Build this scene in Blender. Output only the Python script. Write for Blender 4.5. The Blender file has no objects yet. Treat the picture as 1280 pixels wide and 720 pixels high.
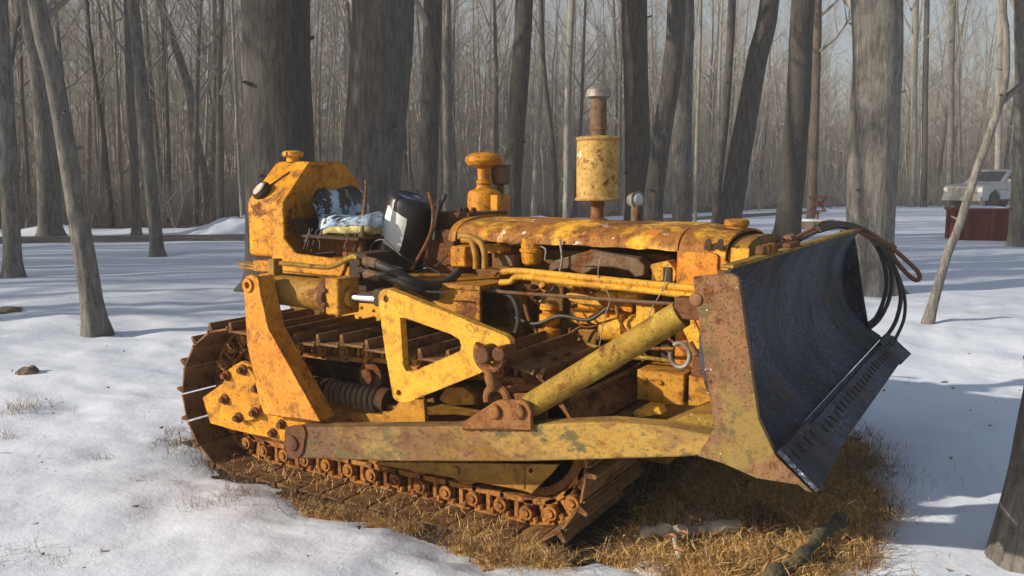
import bpy, bmesh, math, random
import numpy as np
from mathutils import Vector, Matrix, noise, geometry
HAZE = .0036
random.seed(7); np.random.seed(7)
R = math.radians; PI = math.pi
scene = bpy.context.scene
col = scene.collection

# ------------------------------------------------------------------ camera model (for turning measured pixels into points)
F = 1067.0; PIT = math.atan(135/1067); CP, SP = math.cos(PIT), math.sin(PIT); YAW = R(31)
CAM = (2.824, -3.983, 1.55)
DV = (-math.sin(YAW), math.cos(YAW)); RV = (math.cos(YAW), math.sin(YAW))
def ray(u, v):
    a = u-640; b = v-360
    dn = F*SP+b*CP; fw = F*CP-b*SP
    return (fw*DV[0]+a*RV[0], fw*DV[1]+a*RV[1], -dn)
def at(q, t): return Vector([CAM[i]+t*q[i] for i in range(3)])
def PY(u, v, y): q = ray(u, v); return at(q, (y-CAM[1])/q[1])
def PX(u, v, x): q = ray(u, v); return at(q, (x-CAM[0])/q[0])
def PZ(u, v, z=0.0): q = ray(u, v); return at(q, (z-CAM[2])/q[2])
def PD(u, v, D):
    q = ray(u, v); fw = q[0]*DV[0]+q[1]*DV[1]; return at(q, D/fw)
def xz(pts, y): return [(p.x, p.z) for p in (PY(u, v, y) for u, v in pts)]
def view_uv(x, y, z):
    X, Y, Z = x-CAM[0], y-CAM[1], z-CAM[2]
    r = X*RV[0]+Y*RV[1]; D = X*DV[0]+Y*DV[1]; dep = D*CP-Z*SP; up = D*SP+Z*CP
    return 640+F*r/dep, 360-F*up/dep, D

# ------------------------------------------------------------------ tagging
def tag(o, label=None, cat=None, group=None, kind=None):
    if label: o['label'] = label
    if cat: o['category'] = cat
    if group: o['group'] = group
    if kind: o['kind'] = kind
    return o
def empty(name, loc, label=None, cat=None, group=None):
    o = bpy.data.objects.new(name, None); col.objects.link(o); o.location = loc; o.empty_display_size = .2
    return tag(o, label, cat, group)
def adopt(o, parent):
    o.parent = parent
    if parent is not None:
        bpy_m = Matrix.Translation(world_loc(parent)).inverted()
        o.matrix_parent_inverse = bpy_m
def world_loc(o):
    v = Vector(o.location)
    p = o.parent
    while p is not None:
        if p.parent is None and p.type == 'EMPTY': v = Vector(p.location) if o.type != 'EMPTY' else v
        p = p.parent
    return v

# ------------------------------------------------------------------ materials
def new_mat(name):
    m = bpy.data.materials.new(name); m.use_nodes = True
    nt = m.node_tree; b = nt.nodes['Principled BSDF']
    return m, nt, b
class N:
    def __init__(s, nt): s.nt = nt; s.tc = nt.nodes.new('ShaderNodeTexCoord')
    def node(s, t, **k):
        n = s.nt.nodes.new(t)
        for a, v in k.items(): setattr(n, a, v)
        return n
    def link(s, a, b): s.nt.links.new(a, b)
    def coords(s, scale=(1,1,1), gen='Object'):
        mp = s.node('ShaderNodeMapping'); mp.inputs['Scale'].default_value = scale
        s.link(s.tc.outputs[gen], mp.inputs[0]); return mp.outputs[0]
    def noise(s, sc, det=6, rough=.6, vec=None, dist=0):
        n = s.node('ShaderNodeTexNoise'); n.inputs['Scale'].default_value = sc; n.inputs['Detail'].default_value = det
        n.inputs['Roughness'].default_value = rough; n.inputs['Distortion'].default_value = dist
        s.link(vec if vec is not None else s.tc.outputs['Object'], n.inputs['Vector']); return n.outputs[0]
    def ramp(s, fac, lo, hi, a=0., b=1.):
        n = s.node('ShaderNodeMapRange'); n.inputs[1].default_value = lo; n.inputs[2].default_value = hi
        n.inputs[3].default_value = a; n.inputs[4].default_value = b; n.clamp = True
        s.link(fac, n.inputs[0]); return n.outputs[0]
    def mix(s, fac, a, b):
        n = s.node('ShaderNodeMix', data_type='RGBA')
        if isinstance(fac, (int, float)): n.inputs[0].default_value = fac
        else: s.link(fac, n.inputs[0])
        for v, i in ((a, 6), (b, 7)):
            if isinstance(v, tuple): n.inputs[i].default_value = (*v, 1)
            else: s.link(v, n.inputs[i])
        return n.outputs[2]
    def math(s, op, a, b=None):
        n = s.node('ShaderNodeMath', operation=op)
        for v, i in ((a, 0), (b, 1)):
            if v is None: continue
            if isinstance(v, (int, float)): n.inputs[i].default_value = v
            else: s.link(v, n.inputs[i])
        return n.outputs[0]
    def bump(s, h, strength, dist, b, prev=None):
        n = s.node('ShaderNodeBump'); n.inputs['Strength'].default_value = strength; n.inputs['Distance'].default_value = dist
        s.link(h, n.inputs['Height'])
        if prev is not None: s.link(prev, n.inputs['Normal'])
        s.link(n.outputs[0], b.inputs['Normal']); return n.outputs[0]
RUST_D = (.085, .032, .014); RUST = (.26, .10, .033)
def weathered(name, c1, c2, rust=.5, sc=5., rough=.6, metal=0., bump=.35, layers=(), seed=0., stretch=(1,1,1), scratch=True, rustc=RUST, rustd=RUST_D, grime=.75, xg=None):
    """paint c1 clouded with c2, chipped and streaked to rust; layers = extra (colour, noise scale, lo, hi)"""
    m, nt, b = new_mat(name); g = N(nt)
    mp = g.node('ShaderNodeMapping'); mp.inputs['Location'].default_value = (seed, seed*1.7, seed*.3); mp.inputs['Scale'].default_value = stretch
    g.link(g.tc.outputs['Object'], mp.inputs[0]); v = mp.outputs[0]
    base = g.mix(g.ramp(g.noise(sc, 6, .6, v), .35, .65), c1, c2)
    mot = g.noise(sc*6, 5, .7, v)
    base = g.mix(g.ramp(mot, .35, .75, 0, .45), base, tuple(x*.6 for x in c1))
    st = g.node('ShaderNodeMapping'); st.inputs['Scale'].default_value = (14, 14, 1.3); st.inputs['Location'].default_value = (seed, 0, 0)
    g.link(g.tc.outputs['Object'], st.inputs[0])
    streak = g.noise(1.6, 4, .6, st.outputs[0])
    base = g.mix(g.ramp(streak, .5, .78, 0, .5), base, tuple(.5*x+.5*y for x, y in zip(rustc, c1)))
    rcol = g.mix(g.ramp(g.noise(sc*9, 4, .7, v), .35, .65), rustc, rustd)
    big = g.noise(sc*.8, 9, .72, v, .4)
    mask = g.ramp(big, .62-.24*rust, .66-.2*rust)
    small = g.ramp(g.noise(sc*12, 6, .7, v), .66-.1*rust, .7-.1*rust)
    mask = g.math('MAXIMUM', mask, small)
    # paint worn through along the edges
    bv = g.node('ShaderNodeBevel'); bv.samples = 4; bv.inputs['Radius'].default_value = .009
    ge = g.node('ShaderNodeNewGeometry'); dt = g.node('ShaderNodeVectorMath', operation='DOT_PRODUCT')
    g.link(bv.outputs[0], dt.inputs[0]); g.link(ge.outputs['Normal'], dt.inputs[1])
    wear = g.math('MULTIPLY', g.ramp(dt.outputs['Value'], .995, .93), g.ramp(g.noise(sc*5, 5, .7, v), .42, .56))
    mask = g.math('MAXIMUM', mask, wear)
    colr = g.mix(mask, base, rcol)
    gr = g.math('MULTIPLY', g.ramp(g.noise(sc*3.1, 9, .78, v, .3), .48, .66), grime)          # dirt, soot and pitting
    colr = g.mix(gr, colr, tuple(.28*x for x in rustc))
    pit = g.math('MULTIPLY', g.ramp(g.noise(sc*20, 5, .75, v), .57, .63), grime)
    colr = g.mix(pit, colr, tuple(.4*x for x in rustd))
    if xg:
        sx = g.node('ShaderNodeSeparateXYZ'); g.link(g.tc.outputs['Object'], sx.inputs[0])
        q_ = g.math('ADD', sx.outputs[0], g.math('MULTIPLY', g.noise(4, 8, .7, v), 1.2))
        colr = g.mix(g.math('MULTIPLY', g.ramp(q_, xg[0], xg[1]), g.ramp(g.noise(9, 7, .75, v), .35, .55)), colr, xg[2])
    for (lc, ls, lo, hi) in layers:
        colr = g.mix(g.ramp(g.noise(ls, 8, .7, v), lo, hi), colr, lc)
    if scratch:
        w = g.node('ShaderNodeTexVoronoi', feature='DISTANCE_TO_EDGE'); w.inputs['Scale'].default_value = sc*1.6
        wv = g.node('ShaderNodeMapping'); wv.inputs['Scale'].default_value = (1, 1, .5); wv.inputs['Rotation'].default_value = (.4, .7, .3)
        g.link(v, wv.inputs[0])
        dn = g.node('ShaderNodeVectorMath', operation='ADD'); nn = g.node('ShaderNodeTexNoise'); nn.inputs['Scale'].default_value = 3
        g.link(v, nn.inputs['Vector']); g.link(wv.outputs[0], dn.inputs[0]); g.link(nn.outputs[1], dn.inputs[1])
        g.link(dn.outputs[0], w.inputs['Vector'])
        lines = g.math('MULTIPLY', g.ramp(w.outputs[0], .0, .012, 1, 0), g.ramp(g.noise(sc*.9, 3, .5, v), .5, .6))
        colr = g.mix(g.math('MULTIPLY', lines, .6), colr, rustd)
    g.link(colr, b.inputs['Base Color'])
    g.link(g.ramp(mask, 0, 1, rough, min(1, rough+.3)), b.inputs['Roughness'])
    b.inputs['Metallic'].default_value = metal; b.inputs['Specular IOR Level'].default_value = .22
    h = g.math('ADD', g.math('ADD', g.math('MULTIPLY', mask, -.35), g.math('MULTIPLY', pit, -.6)), g.noise(sc*22, 5, .7, v))
    g.bump(h, bump, .006, b)
    return m
M = {}
Y1 = (.76, .335, .012); Y2 = (.56, .22, .012)
M['yellow'] = weathered('old_yellow_paint', Y1, Y2, .02, 4, .55, seed=3, grime=.85)
M['yellow_light'] = weathered('faded_yellow_paint', (.78, .41, .035), (.66, .32, .025), .05, 4, .55, seed=9, grime=.7)
M['yellow_rust'] = weathered('yellow_paint_rusting', (.58, .28, .025), (.42, .18, .02), .3, 5, .62, seed=5)
M['orange'] = weathered('orange_rusted_paint', (.74, .32, .028), (.60, .20, .022), .10, 5, .58, seed=12, stretch=(1, 1, .8))
M['hood'] = weathered('hood_rusted_paint', (.40, .17, .03), (.22, .085, .02), .45, 5, .6, seed=21,
                      layers=(((.78, .42, .035), 5, .50, .62), ((.55, .16, .03), 7, .6, .68), ((.62, .56, .50), 13, .62, .66)))
M['rust'] = weathered('brown_rust', (.17, .075, .035), (.11, .05, .03), .55, 6, .8, bump=.6, scratch=False)
M['rust_light'] = weathered('warm_rust', (.34, .155, .05), (.23, .10, .035), .5, 7, .8, bump=.6, scratch=False)
M['track'] = weathered('track_rust', (.26, .145, .055), (.15, .08, .038), .4, 8, .75, bump=.6, scratch=False, rustc=(.16,.07,.03))
M['chain'] = weathered('track_link_rust', (.52, .23, .05), (.34, .15, .035), .4, 9, .75, bump=.6, scratch=False)
M['beam'] = weathered('push_arm_rust', (.20, .105, .052), (.13, .068, .04), .1, 4, .7, bump=.6, seed=2, grime=.8, scratch=False, stretch=(.6, 1, 1),
                      xg=(1.2, 2.0, (.42, .26, .055)), layers=(((.27, .18, .055), 3.0, .50, .58), ((.12, .095, .04), 9, .53, .60), ((.34, .25, .10), 30, .62, .66)))
M['blade_side'] = weathered('blade_end_rust', (.22, .12, .065), (.28, .14, .06), .08, 6, .75, bump=.6, seed=4, scratch=False,
                      layers=(((.25, .17, .05), 4, .52, .60), ((.13, .10, .045), 11, .56, .63), ((.62, .60, .5), 42, .66, .69)))
M['brace'] = weathered('mossy_yellow_tube', (.38, .25, .03), (.24, .13, .025), .15, 5, .7, bump=.5, seed=8,
                      layers=(((.42, .32, .06), 9, .55, .64), ((.55, .52, .4), 40, .68, .72)))
M['manifold'] = weathered('grey_brown_cast_iron', (.22, .15, .09), (.17, .12, .08), .3, 8, .85, bump=.7, scratch=False)
M['spring'] = weathered('sunlit_spring_steel', (.38, .29, .19), (.28, .20, .13), .15, 10, .8, scratch=False, grime=.3)  # base colour lightened to stand for sun on the spring
M['muffler'] = weathered('flaking_tan_paint', (.62, .42, .13), (.45, .27, .07), .22, 14, .6, seed=6, scratch=False,
                      layers=(((.75, .66, .45), 22, .6, .68), ((.2, .1, .04), 30, .64, .7)))
M['pipe_rust'] = weathered('rusted_pipe', (.30, .15, .06), (.2, .1, .05), .5, 9, .75, scratch=False)
M['iron'] = weathered('dark_greasy_iron', (.06, .045, .03), (.035, .028, .02), .3, 9, .6, bump=.5, scratch=False, rustc=(.14, .07, .03))
M['engine'] = weathered('engine_grime_and_shade', (.34, .18, .02), (.06, .032, .012), .25, 6, .6, seed=17, grime=.8)  # grimy paint, also darkened to stand for deep shade between engine parts
M['olive'] = weathered('grimy_olive_yellow', (.42, .23, .03), (.28, .14, .02), .2, 7, .5, seed=31)
# blade face: dark polished and rusted steel, streaks and pale specks
def mould_mat():
    m, nt, b = new_mat('blade_face_steel'); g = N(nt)
    v = g.coords((1, 1.6, 1))
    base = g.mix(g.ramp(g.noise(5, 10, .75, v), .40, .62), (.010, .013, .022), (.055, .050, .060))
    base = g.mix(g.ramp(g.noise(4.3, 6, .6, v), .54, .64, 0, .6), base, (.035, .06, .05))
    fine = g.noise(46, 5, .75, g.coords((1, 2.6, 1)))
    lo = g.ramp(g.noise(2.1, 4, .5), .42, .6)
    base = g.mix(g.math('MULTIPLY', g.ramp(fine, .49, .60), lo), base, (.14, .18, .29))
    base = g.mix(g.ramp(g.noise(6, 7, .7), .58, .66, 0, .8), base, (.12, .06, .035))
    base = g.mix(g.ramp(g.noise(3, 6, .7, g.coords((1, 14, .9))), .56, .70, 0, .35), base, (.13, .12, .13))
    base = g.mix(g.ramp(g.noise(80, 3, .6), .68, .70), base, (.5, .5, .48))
    g.link(base, b.inputs['Base Color']); b.inputs['Metallic'].default_value = .1; b.inputs['Specular IOR Level'].default_value = .35
    g.link(g.ramp(fine, .3, .7, .6, .85), b.inputs['Roughness'])
    g.bump(g.math('ADD', fine, g.noise(22, 6, .7, v)), .6, .008, b)
    return m
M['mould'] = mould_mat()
def simple(name, c1, c2, sc=8, rough=.7, metal=0., bump=.2, bd=.004, thr=(.4, .6), stretch=(1, 1, 1), **kw):
    m, nt, b = new_mat(name); g = N(nt); v = g.coords(stretch)
    f = g.noise(sc, 6, .65, v)
    g.link(g.mix(g.ramp(f, *thr), c1, c2), b.inputs['Base Color'])
    b.inputs['Roughness'].default_value = rough; b.inputs['Metallic'].default_value = metal
    g.bump(g.noise(sc*4, 4, .6, v), bump, bd, b)
    for k, x in kw.items(): b.inputs[k].default_value = x
    return m
M['rubber'] = simple('black_rubber', (.018, .018, .02), (.035, .033, .032), 12, .55)
M['black_plastic'] = simple('black_plastic', (.012, .012, .013), (.022, .021, .021), 9, .35, bump=.12)
M['chrome'] = simple('cylinder_rod_chrome', (.7, .7, .7), (.5, .48, .45), 10, .22, 1., .05)
M['bare_steel'] = simple('dull_grey_steel', (.30, .30, .28), (.18, .15, .12), 14, .6, .4)
M['paper'] = simple('white_paper_label', (.74, .76, .74), (.60, .63, .62), 9, .7)
M['ink'] = simple('blue_print', (.05, .09, .25), (.04, .07, .2), 9, .6)
M['glass'] = simple('lamp_glass', (.62, .58, .5), (.45, .38, .3), 20, .15, 0)
M['wood'] = simple('grey_wood', (.20, .15, .11), (.12, .09, .065), 8, .9, stretch=(1, 1, .2))
M['car_paint'] = simple('silver_car_paint', (.40, .42, .45), (.36, .38, .41), 2, .3, .5, .02)
M['car_glass'] = simple('car_window_glass', (.03, .035, .045), (.02, .025, .03), 2, .08)
M['tyre'] = simple('tyre_rubber', (.02, .02, .02), (.035, .034, .033), 10, .9)
M['red_box'] = weathered('red_container_paint', (.15, .02, .02), (.10, .016, .016), .18, 2, .7, scratch=False)
M['red_iron'] = simple('dull_red_iron', (.19, .05, .04), (.12, .035, .03), 9, .8)
M['hose_black'] = simple('black_hose', (.02, .019, .018), (.045, .038, .03), 20, .6)
def rope_mat():
    m, nt, b = new_mat('rusty_wire_rope'); g = N(nt)
    w = g.node('ShaderNodeTexWave'); w.inputs['Scale'].default_value = 42; w.inputs['Distortion'].default_value = 3; w.bands_direction = 'DIAGONAL'
    g.link(g.tc.outputs['Object'], w.inputs['Vector'])
    g.link(g.mix(w.outputs['Fac'], (.12, .055, .03), (.36, .16, .075)), b.inputs['Base Color']); b.inputs['Roughness'].default_value = .8
    g.bump(w.outputs['Fac'], .8, .006, b); return m
M['rope'] = rope_mat()
def vinyl_mat():
    m, nt, b = new_mat('torn_blue_vinyl'); g = N(nt)
    c = g.mix(g.ramp(g.noise(9, 6, .7), .4, .6), (.24, .38, .55), (.50, .60, .68))
    hole = g.ramp(g.noise(3.6, 10, .78, dist=.6), .50, .515)
    c = g.mix(hole, c, (.016, .016, .018))
    c = g.mix(g.ramp(g.noise(13, 7, .7), .62, .65), c, (.20, .19, .04))
    g.link(c, b.inputs['Base Color']); b.inputs['Roughness'].default_value = .45
    g.bump(g.math('MULTIPLY', hole, -1), .8, .01, b); return m
M['vinyl'] = vinyl_mat()
M['foam'] = simple('yellowed_seat_foam', (.62, .55, .25), (.30, .26, .08), 14, .9, bump=.6, bd=.01)
M['leaf'] = simple('dry_leaf', (.55, .25, .12), (.4, .17, .08), 30, .7)
def bark_mat(name, c1, c2, c3, sc=1., lich=.6):
    m, nt, b = new_mat(name); g = N(nt)
    v = g.coords((9*sc, 9*sc, 1.6*sc)); f = g.noise(2.4, 8, .72, v, .6)
    c = g.mix(g.ramp(f, .38, .6), tuple(.8*x for x in c1), c2)
    c = g.mix(g.ramp(g.noise(1.3, 6, .65), lich-.08, lich+.08, 0, .75), c, c3)
    c = g.mix(g.ramp(g.noise(14, 5, .7), .55, .7, 0, .6), c, tuple(.5*x for x in c1))
    rnd = g.node('ShaderNodeObjectInfo')
    c = g.mix(g.math('MULTIPLY', rnd.outputs['Random'], .4), c, tuple(.55*x for x in c1))
    g.link(c, b.inputs['Base Color']); b.inputs['Roughness'].default_value = .95
    g.bump(f, .8, .035, b); return m
M['bark'] = bark_mat('grey_bark', (.10, .092, .084), (.25, .235, .215), (.31, .30, .275))
M['bark_dark'] = bark_mat('dark_furrowed_bark', (.06, .054, .05), (.135, .123, .112), (.17, .16, .145), lich=.66)
M['bark_pale'] = bark_mat('pale_smooth_bark', (.26, .235, .20), (.42, .39, .34), (.38, .36, .31))
M['bark_brown'] = bark_mat('brown_bark', (.10, .075, .058), (.21, .165, .128), (.22, .19, .15))
def twig_mat(name, c1, c2):
    m, nt, b = new_mat(name); g = N(nt)
    rnd = g.node('ShaderNodeObjectInfo')
    c = g.mix(g.ramp(g.noise(.25, 3, .6), .4, .6), c1, c2)
    c = g.mix(g.math('MULTIPLY', rnd.outputs['Random'], .35), c, tuple(.6*x for x in c1))
    g.link(c, b.inputs['Base Color']); b.inputs['Roughness'].default_value = .9
    return m
M['twig'] = twig_mat('bare_twig', (.30, .268, .24), (.42, .38, .34))

# ------------------------------------------------------------------ mesh builder
class MB:
    def __init__(s): s.v = []; s.f = []; s.m = []; s.cur = 0
    def add(s, vs, fs):
        o = len(s.v); s.v += [tuple(p) for p in vs]
        s.f += [tuple(i+o for i in f) for f in fs]; s.m += [s.cur]*len(fs); return s
    def box(s, x0, x1, y0, y1, z0, z1, M4=None):
        vs = [(x, y, z) for x in (x0, x1) for y in (y0, y1) for z in (z0, z1)]
        if M4 is not None: vs = [tuple(M4 @ Vector(p)) for p in vs]
        return s.add(vs, [(0, 1, 3, 2), (4, 6, 7, 5), (0, 4, 5, 1), (2, 3, 7, 6), (0, 2, 6, 4), (1, 5, 7, 3)])
    def prism(s, pts, a0, a1, axis='y', holes=()):
        """polygon in the plane normal to axis, extruded a0..a1, with holes cut through"""
        loops = [list(pts)]+[list(h) for h in holes]
        def mk(p, a):
            if axis == 'y': return (p[0], a, p[1])
            if axis == 'x': return (a, p[0], p[1])
            return (p[0], p[1], a)
        flat = [p for l in loops for p in l]; n = len(flat)
        vs = [mk(p, a0) for p in flat]+[mk(p, a1) for p in flat]
        tris = geometry.tessellate_polygon([[Vector((p[0], p[1], 0)) for p in l] for l in loops])
        fs = [tuple(t) for t in tris]+[tuple(i+n for i in reversed(t)) for t in tris]
        o = 0
        for l in loops:
            k = len(l)
            for i in range(k): j = (i+1) % k; fs.append((o+i, o+j, o+j+n, o+i+n))
            o += k
        return s.add(vs, fs)
    def tube(s, path, rad, n=12, caps=True):
        path = [Vector(p) for p in path]; k = len(path)
        rad = [rad]*k if isinstance(rad, (int, float)) else rad
        up = None; vs = []
        for i, p in enumerate(path):
            t = (path[min(i+1, k-1)]-path[max(i-1, 0)]).normalized()
            if up is None: up = t.orthogonal().normalized()
            else: up = (up-t*up.dot(t)).normalized()
            w = t.cross(up)
            for j in range(n):
                a = 2*PI*j/n; vs.append(p+(up*math.cos(a)+w*math.sin(a))*rad[i])
        fs = [(i*n+j, i*n+(j+1) % n, (i+1)*n+(j+1) % n, (i+1)*n+j) for i in range(k-1) for j in range(n)]
        if caps: fs += [tuple(reversed(range(n))), tuple(range((k-1)*n, k*n))]
        return s.add(vs, fs)
    def lathe(s, prof, origin, axis=(0, 0, 1), n=28):
        """prof = (distance along axis, radius)"""
        ax = Vector(axis).normalized(); u = ax.orthogonal().normalized(); w = ax.cross(u); o = Vector(origin)
        vs = []; k = len(prof)
        for (h, r) in prof:
            for j in range(n):
                a = 2*PI*j/n; vs.append(o+ax*h+(u*math.cos(a)+w*math.sin(a))*max(r, 1e-4))
        fs = [(i*n+j, i*n+(j+1) % n, (i+1)*n+(j+1) % n, (i+1)*n+j) for i in range(k-1) for j in range(n)]
        fs += [tuple(reversed(range(n))), tuple(range((k-1)*n, k*n))]
        return s.add(vs, fs)
    def cyl(s, a, b, r, n=20):
        a = Vector(a); b = Vector(b); return s.lathe([(0, r), ((b-a).length, r)], a, b-a, n)
    def bolt(s, p, ax, r=.014, h=.014, n=6): p = Vector(p); ax = Vector(ax).normalized(); return s.cyl(p-ax*.004, p+ax*h, r, n)
    def build(s, name, mat, parent=None, bevel=0., origin=None, smooth=34, mats=None, bump=0., sub=0):
        me = bpy.data.meshes.new(name)
        off = Vector(origin) if origin is not None else Vector((0, 0, 0))
        me.from_pydata([tuple(Vector(p)-off) for p in s.v], [], s.f); me.update()
        bm = bmesh.new(); bm.from_mesh(me)
        bmesh.ops.recalc_face_normals(bm, faces=bm.faces)
        th = R(smooth)
        for f in bm.faces: f.smooth = True
        for e in bm.edges:
            e.smooth = len(e.link_faces) == 2 and e.calc_face_angle(0) < th
        bm.to_mesh(me); bm.free()
        for m in (mats or [mat]): me.materials.append(m)
        if mats: me.polygons.foreach_set('material_index', s.m)
        o = bpy.data.objects.new(name, me); col.objects.link(o); o.location = off
        if bevel:
            b = o.modifiers.new('Bevel', 'BEVEL'); b.width = bevel; b.segments = 2; b.limit_method = 'ANGLE'; b.angle_limit = R(35)
            b.harden_normals = False
        if parent is not None:
            o.parent = parent
            pw = Vector(parent.get('_w', tuple(parent.location)))
            o.location = off-pw
            o['_w'] = tuple(off)
        else: o['_w'] = tuple(off)
        return o
def arc(cx, cz, r, a0, a1, n): return [(cx+r*math.cos(R(a0+(a1-a0)*i/n)), cz+r*math.sin(R(a0+(a1-a0)*i/n))) for i in range(n+1)]
def circ(cx, cz, r, n=14): return arc(cx, cz, r, 0, 360, n)[:-1]
def rounded(pts, rads, n=5):
    """round the corners of a polygon"""
    out = []; k = len(pts)
    if isinstance(rads, (int, float)): rads = [rads]*k
    for i in range(k):
        p = Vector(pts[i]); a = Vector(pts[i-1]); b = Vector(pts[(i+1) % k]); r = rads[i]
        if r <= 0: out.append(tuple(p)); continue
        da = (a-p); db = (b-p); r = min(r, da.length*.45, db.length*.45)
        A = p+da.normalized()*r; B = p+db.normalized()*r
        for j in range(n+1):
            t = j/n; q = A*(1-t)**2+p*2*t*(1-t)+B*t*t; out.append((q.x, q.y))
    return out
def smooth_path(pts, n=8):
    pts = [Vector(p) for p in pts]; out = []
    P = [pts[0]*2-pts[1]]+pts+[pts[-1]*2-pts[-2]]
    for i in range(1, len(P)-2):
        for j in range(n):
            t = j/n; a, b, c, d = P[i-1], P[i], P[i+1], P[i+2]
            out.append(.5*((2*b)+(c-a)*t+(2*a-5*b+4*c-d)*t*t+(-a+3*b-3*c+d)*t**3))
    out.append(pts[-1]); return out

# =================================================================== BULLDOZER
doz = empty('bulldozer', (0, 0, 0), 'old rusty yellow crawler bulldozer with a raised dark steel blade on thawed grass', 'bulldozer')

# ---- tracks: a rounded loop, shoes on it
RX, RR = -.655, .388; FX, FR = 1.0, .392; ZB = .012; GZ = .0; TW = .30
def loop_point(s):
    """point, tangent angle on the loop (outer side of the shoes) at arc length s; starts under the rear wheel going forward"""
    L1 = FX-RX; a1 = PI*FR; L3 = math.hypot(FX-RX, 2*(RR-FR)); a2 = PI*RR
    tot = L1+a1+L3+a2; s = s % tot
    if s < L1: return RX+s, ZB, 0.
    s -= L1
    if s < a1:
        t = s/FR; return FX+FR*math.sin(t), ZB+FR-FR*math.cos(t), t
    s -= a1
    if s < L3:
        f = s/L3; sag = -.022*math.sin(PI*((f*2) % 1.))
        return FX-(FX-RX)*f, ZB+2*FR+(2*RR-2*FR)*f+sag, PI+math.atan2(-(2*RR-2*FR), (FX-RX))*-1
    s -= L3; t = s/RR
    return RX-RR*math.sin(t), ZB+RR+RR*math.cos(t), PI+t
LOOP = (FX-RX)+PI*FR+math.hypot(FX-RX, 2*(RR-FR))+PI*RR
NSH = 38; PITCH = LOOP/NSH
shoe_me = None
def shoe_mesh():
    b = MB(); h = PITCH/2-.006
    b.box(-h, h, -TW, TW, .0, .013)
    b.prism([(h-.020, -.042), (h-.004, -.042), (h, .0), (h-.03, .0)], -TW, TW, 'y')       # grouser bar
    b.box(-h, -h+.012, -TW+.005, TW-.005, -.010, .0)
    for x in (-.035, .03):
        for y in (-.075, -.045, .045, .075): b.bolt((x, y, -.001), (0, 0, -1), .011, .012)
    return b
def make_track(yc, sgn):
    chain = MB()
    for i in range(NSH):
        x, z, a = loop_point((i+.5)*PITCH)
        Mx = Matrix.Translation((x, yc, z)) @ Matrix.Rotation(-a, 4, 'Y')
        for sy in (-.065, .065):
            y0, y1 = sy-.014, sy+.014
            q = PITCH/2
            # a cast link: foot, rail and three webs, leaving two openings
            chain.box(-q+.006, q-.02, y0-.012, y1+.012, .014, .028, Mx)
            chain.box(-q-.01, q+.012, y0-.004, y1+.004, .104, .130, Mx)
            for (xa, xb) in ((-q-.004, -q+.030), (-.012, .010), (q-.034, q-.006)): chain.box(xa, xb, y0+.002, y1-.002, .026, .106, Mx)
        for sy in (-1, 1):
            p = Mx @ Vector((-PITCH/2, sy*.06, .074)); e = Mx @ Vector((-PITCH/2, sy*.102, .074)); chain.cyl(p, e, .034, 14)
            p = Mx @ Vector((-PITCH/2, sy*.09, .074)); e = Mx @ Vector((-PITCH/2, sy*.110, .074)); chain.cyl(p, e, .018, 10)
            for xx in (-.036, .034):
                p = Mx @ Vector((xx, sy*.055, .026)); e = Mx @ Vector((xx, sy*.055, .048)); chain.cyl(p, e, .011, 6)
                p = Mx @ Vector((xx, sy*.088, .026)); e = Mx @ Vector((xx, sy*.088, .050)); chain.cyl(p, e, .013, 6)
    tr = chain.build('track', M['chain'], doz, .002)
    global shoe_me
    for i in range(NSH):
        x, z, a = loop_point((i+.5)*PITCH)
        if shoe_me is None:
            o = shoe_mesh().build('track_shoe', M['track'], tr, .003); shoe_me = o.data
            proto = o
        else:
            o = bpy.data.objects.new('track_shoe', shoe_me); col.objects.link(o); o.parent = tr
            md = o.modifiers.new('Bevel', 'BEVEL'); md.width = .003; md.segments = 2; md.limit_method = 'ANGLE'
        o.location = (x, yc, z); o.rotation_euler = (0, -a+random.uniform(-.02, .02), 0)
    # sprocket with teeth
    sp = []
    for k in range(24):
        a = 2*PI*k/24
        for (da, r) in ((-.06, .275), (-.03, .318), (.03, .318), (.06, .275)): sp.append((RX+r*math.cos(a+da), ZB+RR+r*math.sin(a+da)))
    wins = [circ(RX+.165*math.cos(2*PI*k/6), ZB+RR+.165*math.sin(2*PI*k/6), .042, 10) for k in range(6)]
    b = MB(); b.prism(sp, yc-.022, yc+.022, 'y', wins)
    b.build('sprocket', M['yellow_rust'], doz, .003)
    b = MB(); b.lathe([(-.10, .09), (-.08, .115), (.08, .115), (.10, .09)], (RX, yc, ZB+RR), (0, 1, 0))
    b.build('final_drive_hub', M['yellow_rust'], doz, .004)
    # idler wheel: rim, disc, hub
    c = (FX, yc, ZB+FR); b = MB()
    b.lathe([(-.055, .222), (-.055, .258), (-.022, .258), (-.02, .272), (.02, .272), (.022, .258), (.055, .258), (.055, .222), (-.055, .222)], c, (0, 1, 0), 40)
    il = b.build('idler', M['rust_light'], doz, .003)
    b = MB(); b.lathe([(-.015, .223), (.015, .223), (.03, .06), (-.03, .06), (-.015, .223)], c, (0, 1, 0), 40)
    b.lathe([(-.09, .05), (-.09, .065), (.09, .065), (.09, .05)], c, (0, 1, 0))
    b.build('idler_web', M['iron'], doz, .003)
    gpl = xz([(470, 577), (700, 580), (690, 592), (665, 617), (655, 613), (560, 596), (470, 580)], -.88)
    hq = PY(664, 588, -.88); b = MB(); sg = 1 if sgn < 0 else -1
    b.prism(gpl, -.885*sg, -.873*sg, 'y', [circ(hq.x, hq.z, .010, 10)])
    q = PY(570, 588, -.885); b.lathe([(0, .022), (.008, .022), (.012, .012)], (q.x, -.885*sg, q.z), (0, -sg, 0), 12)
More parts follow.
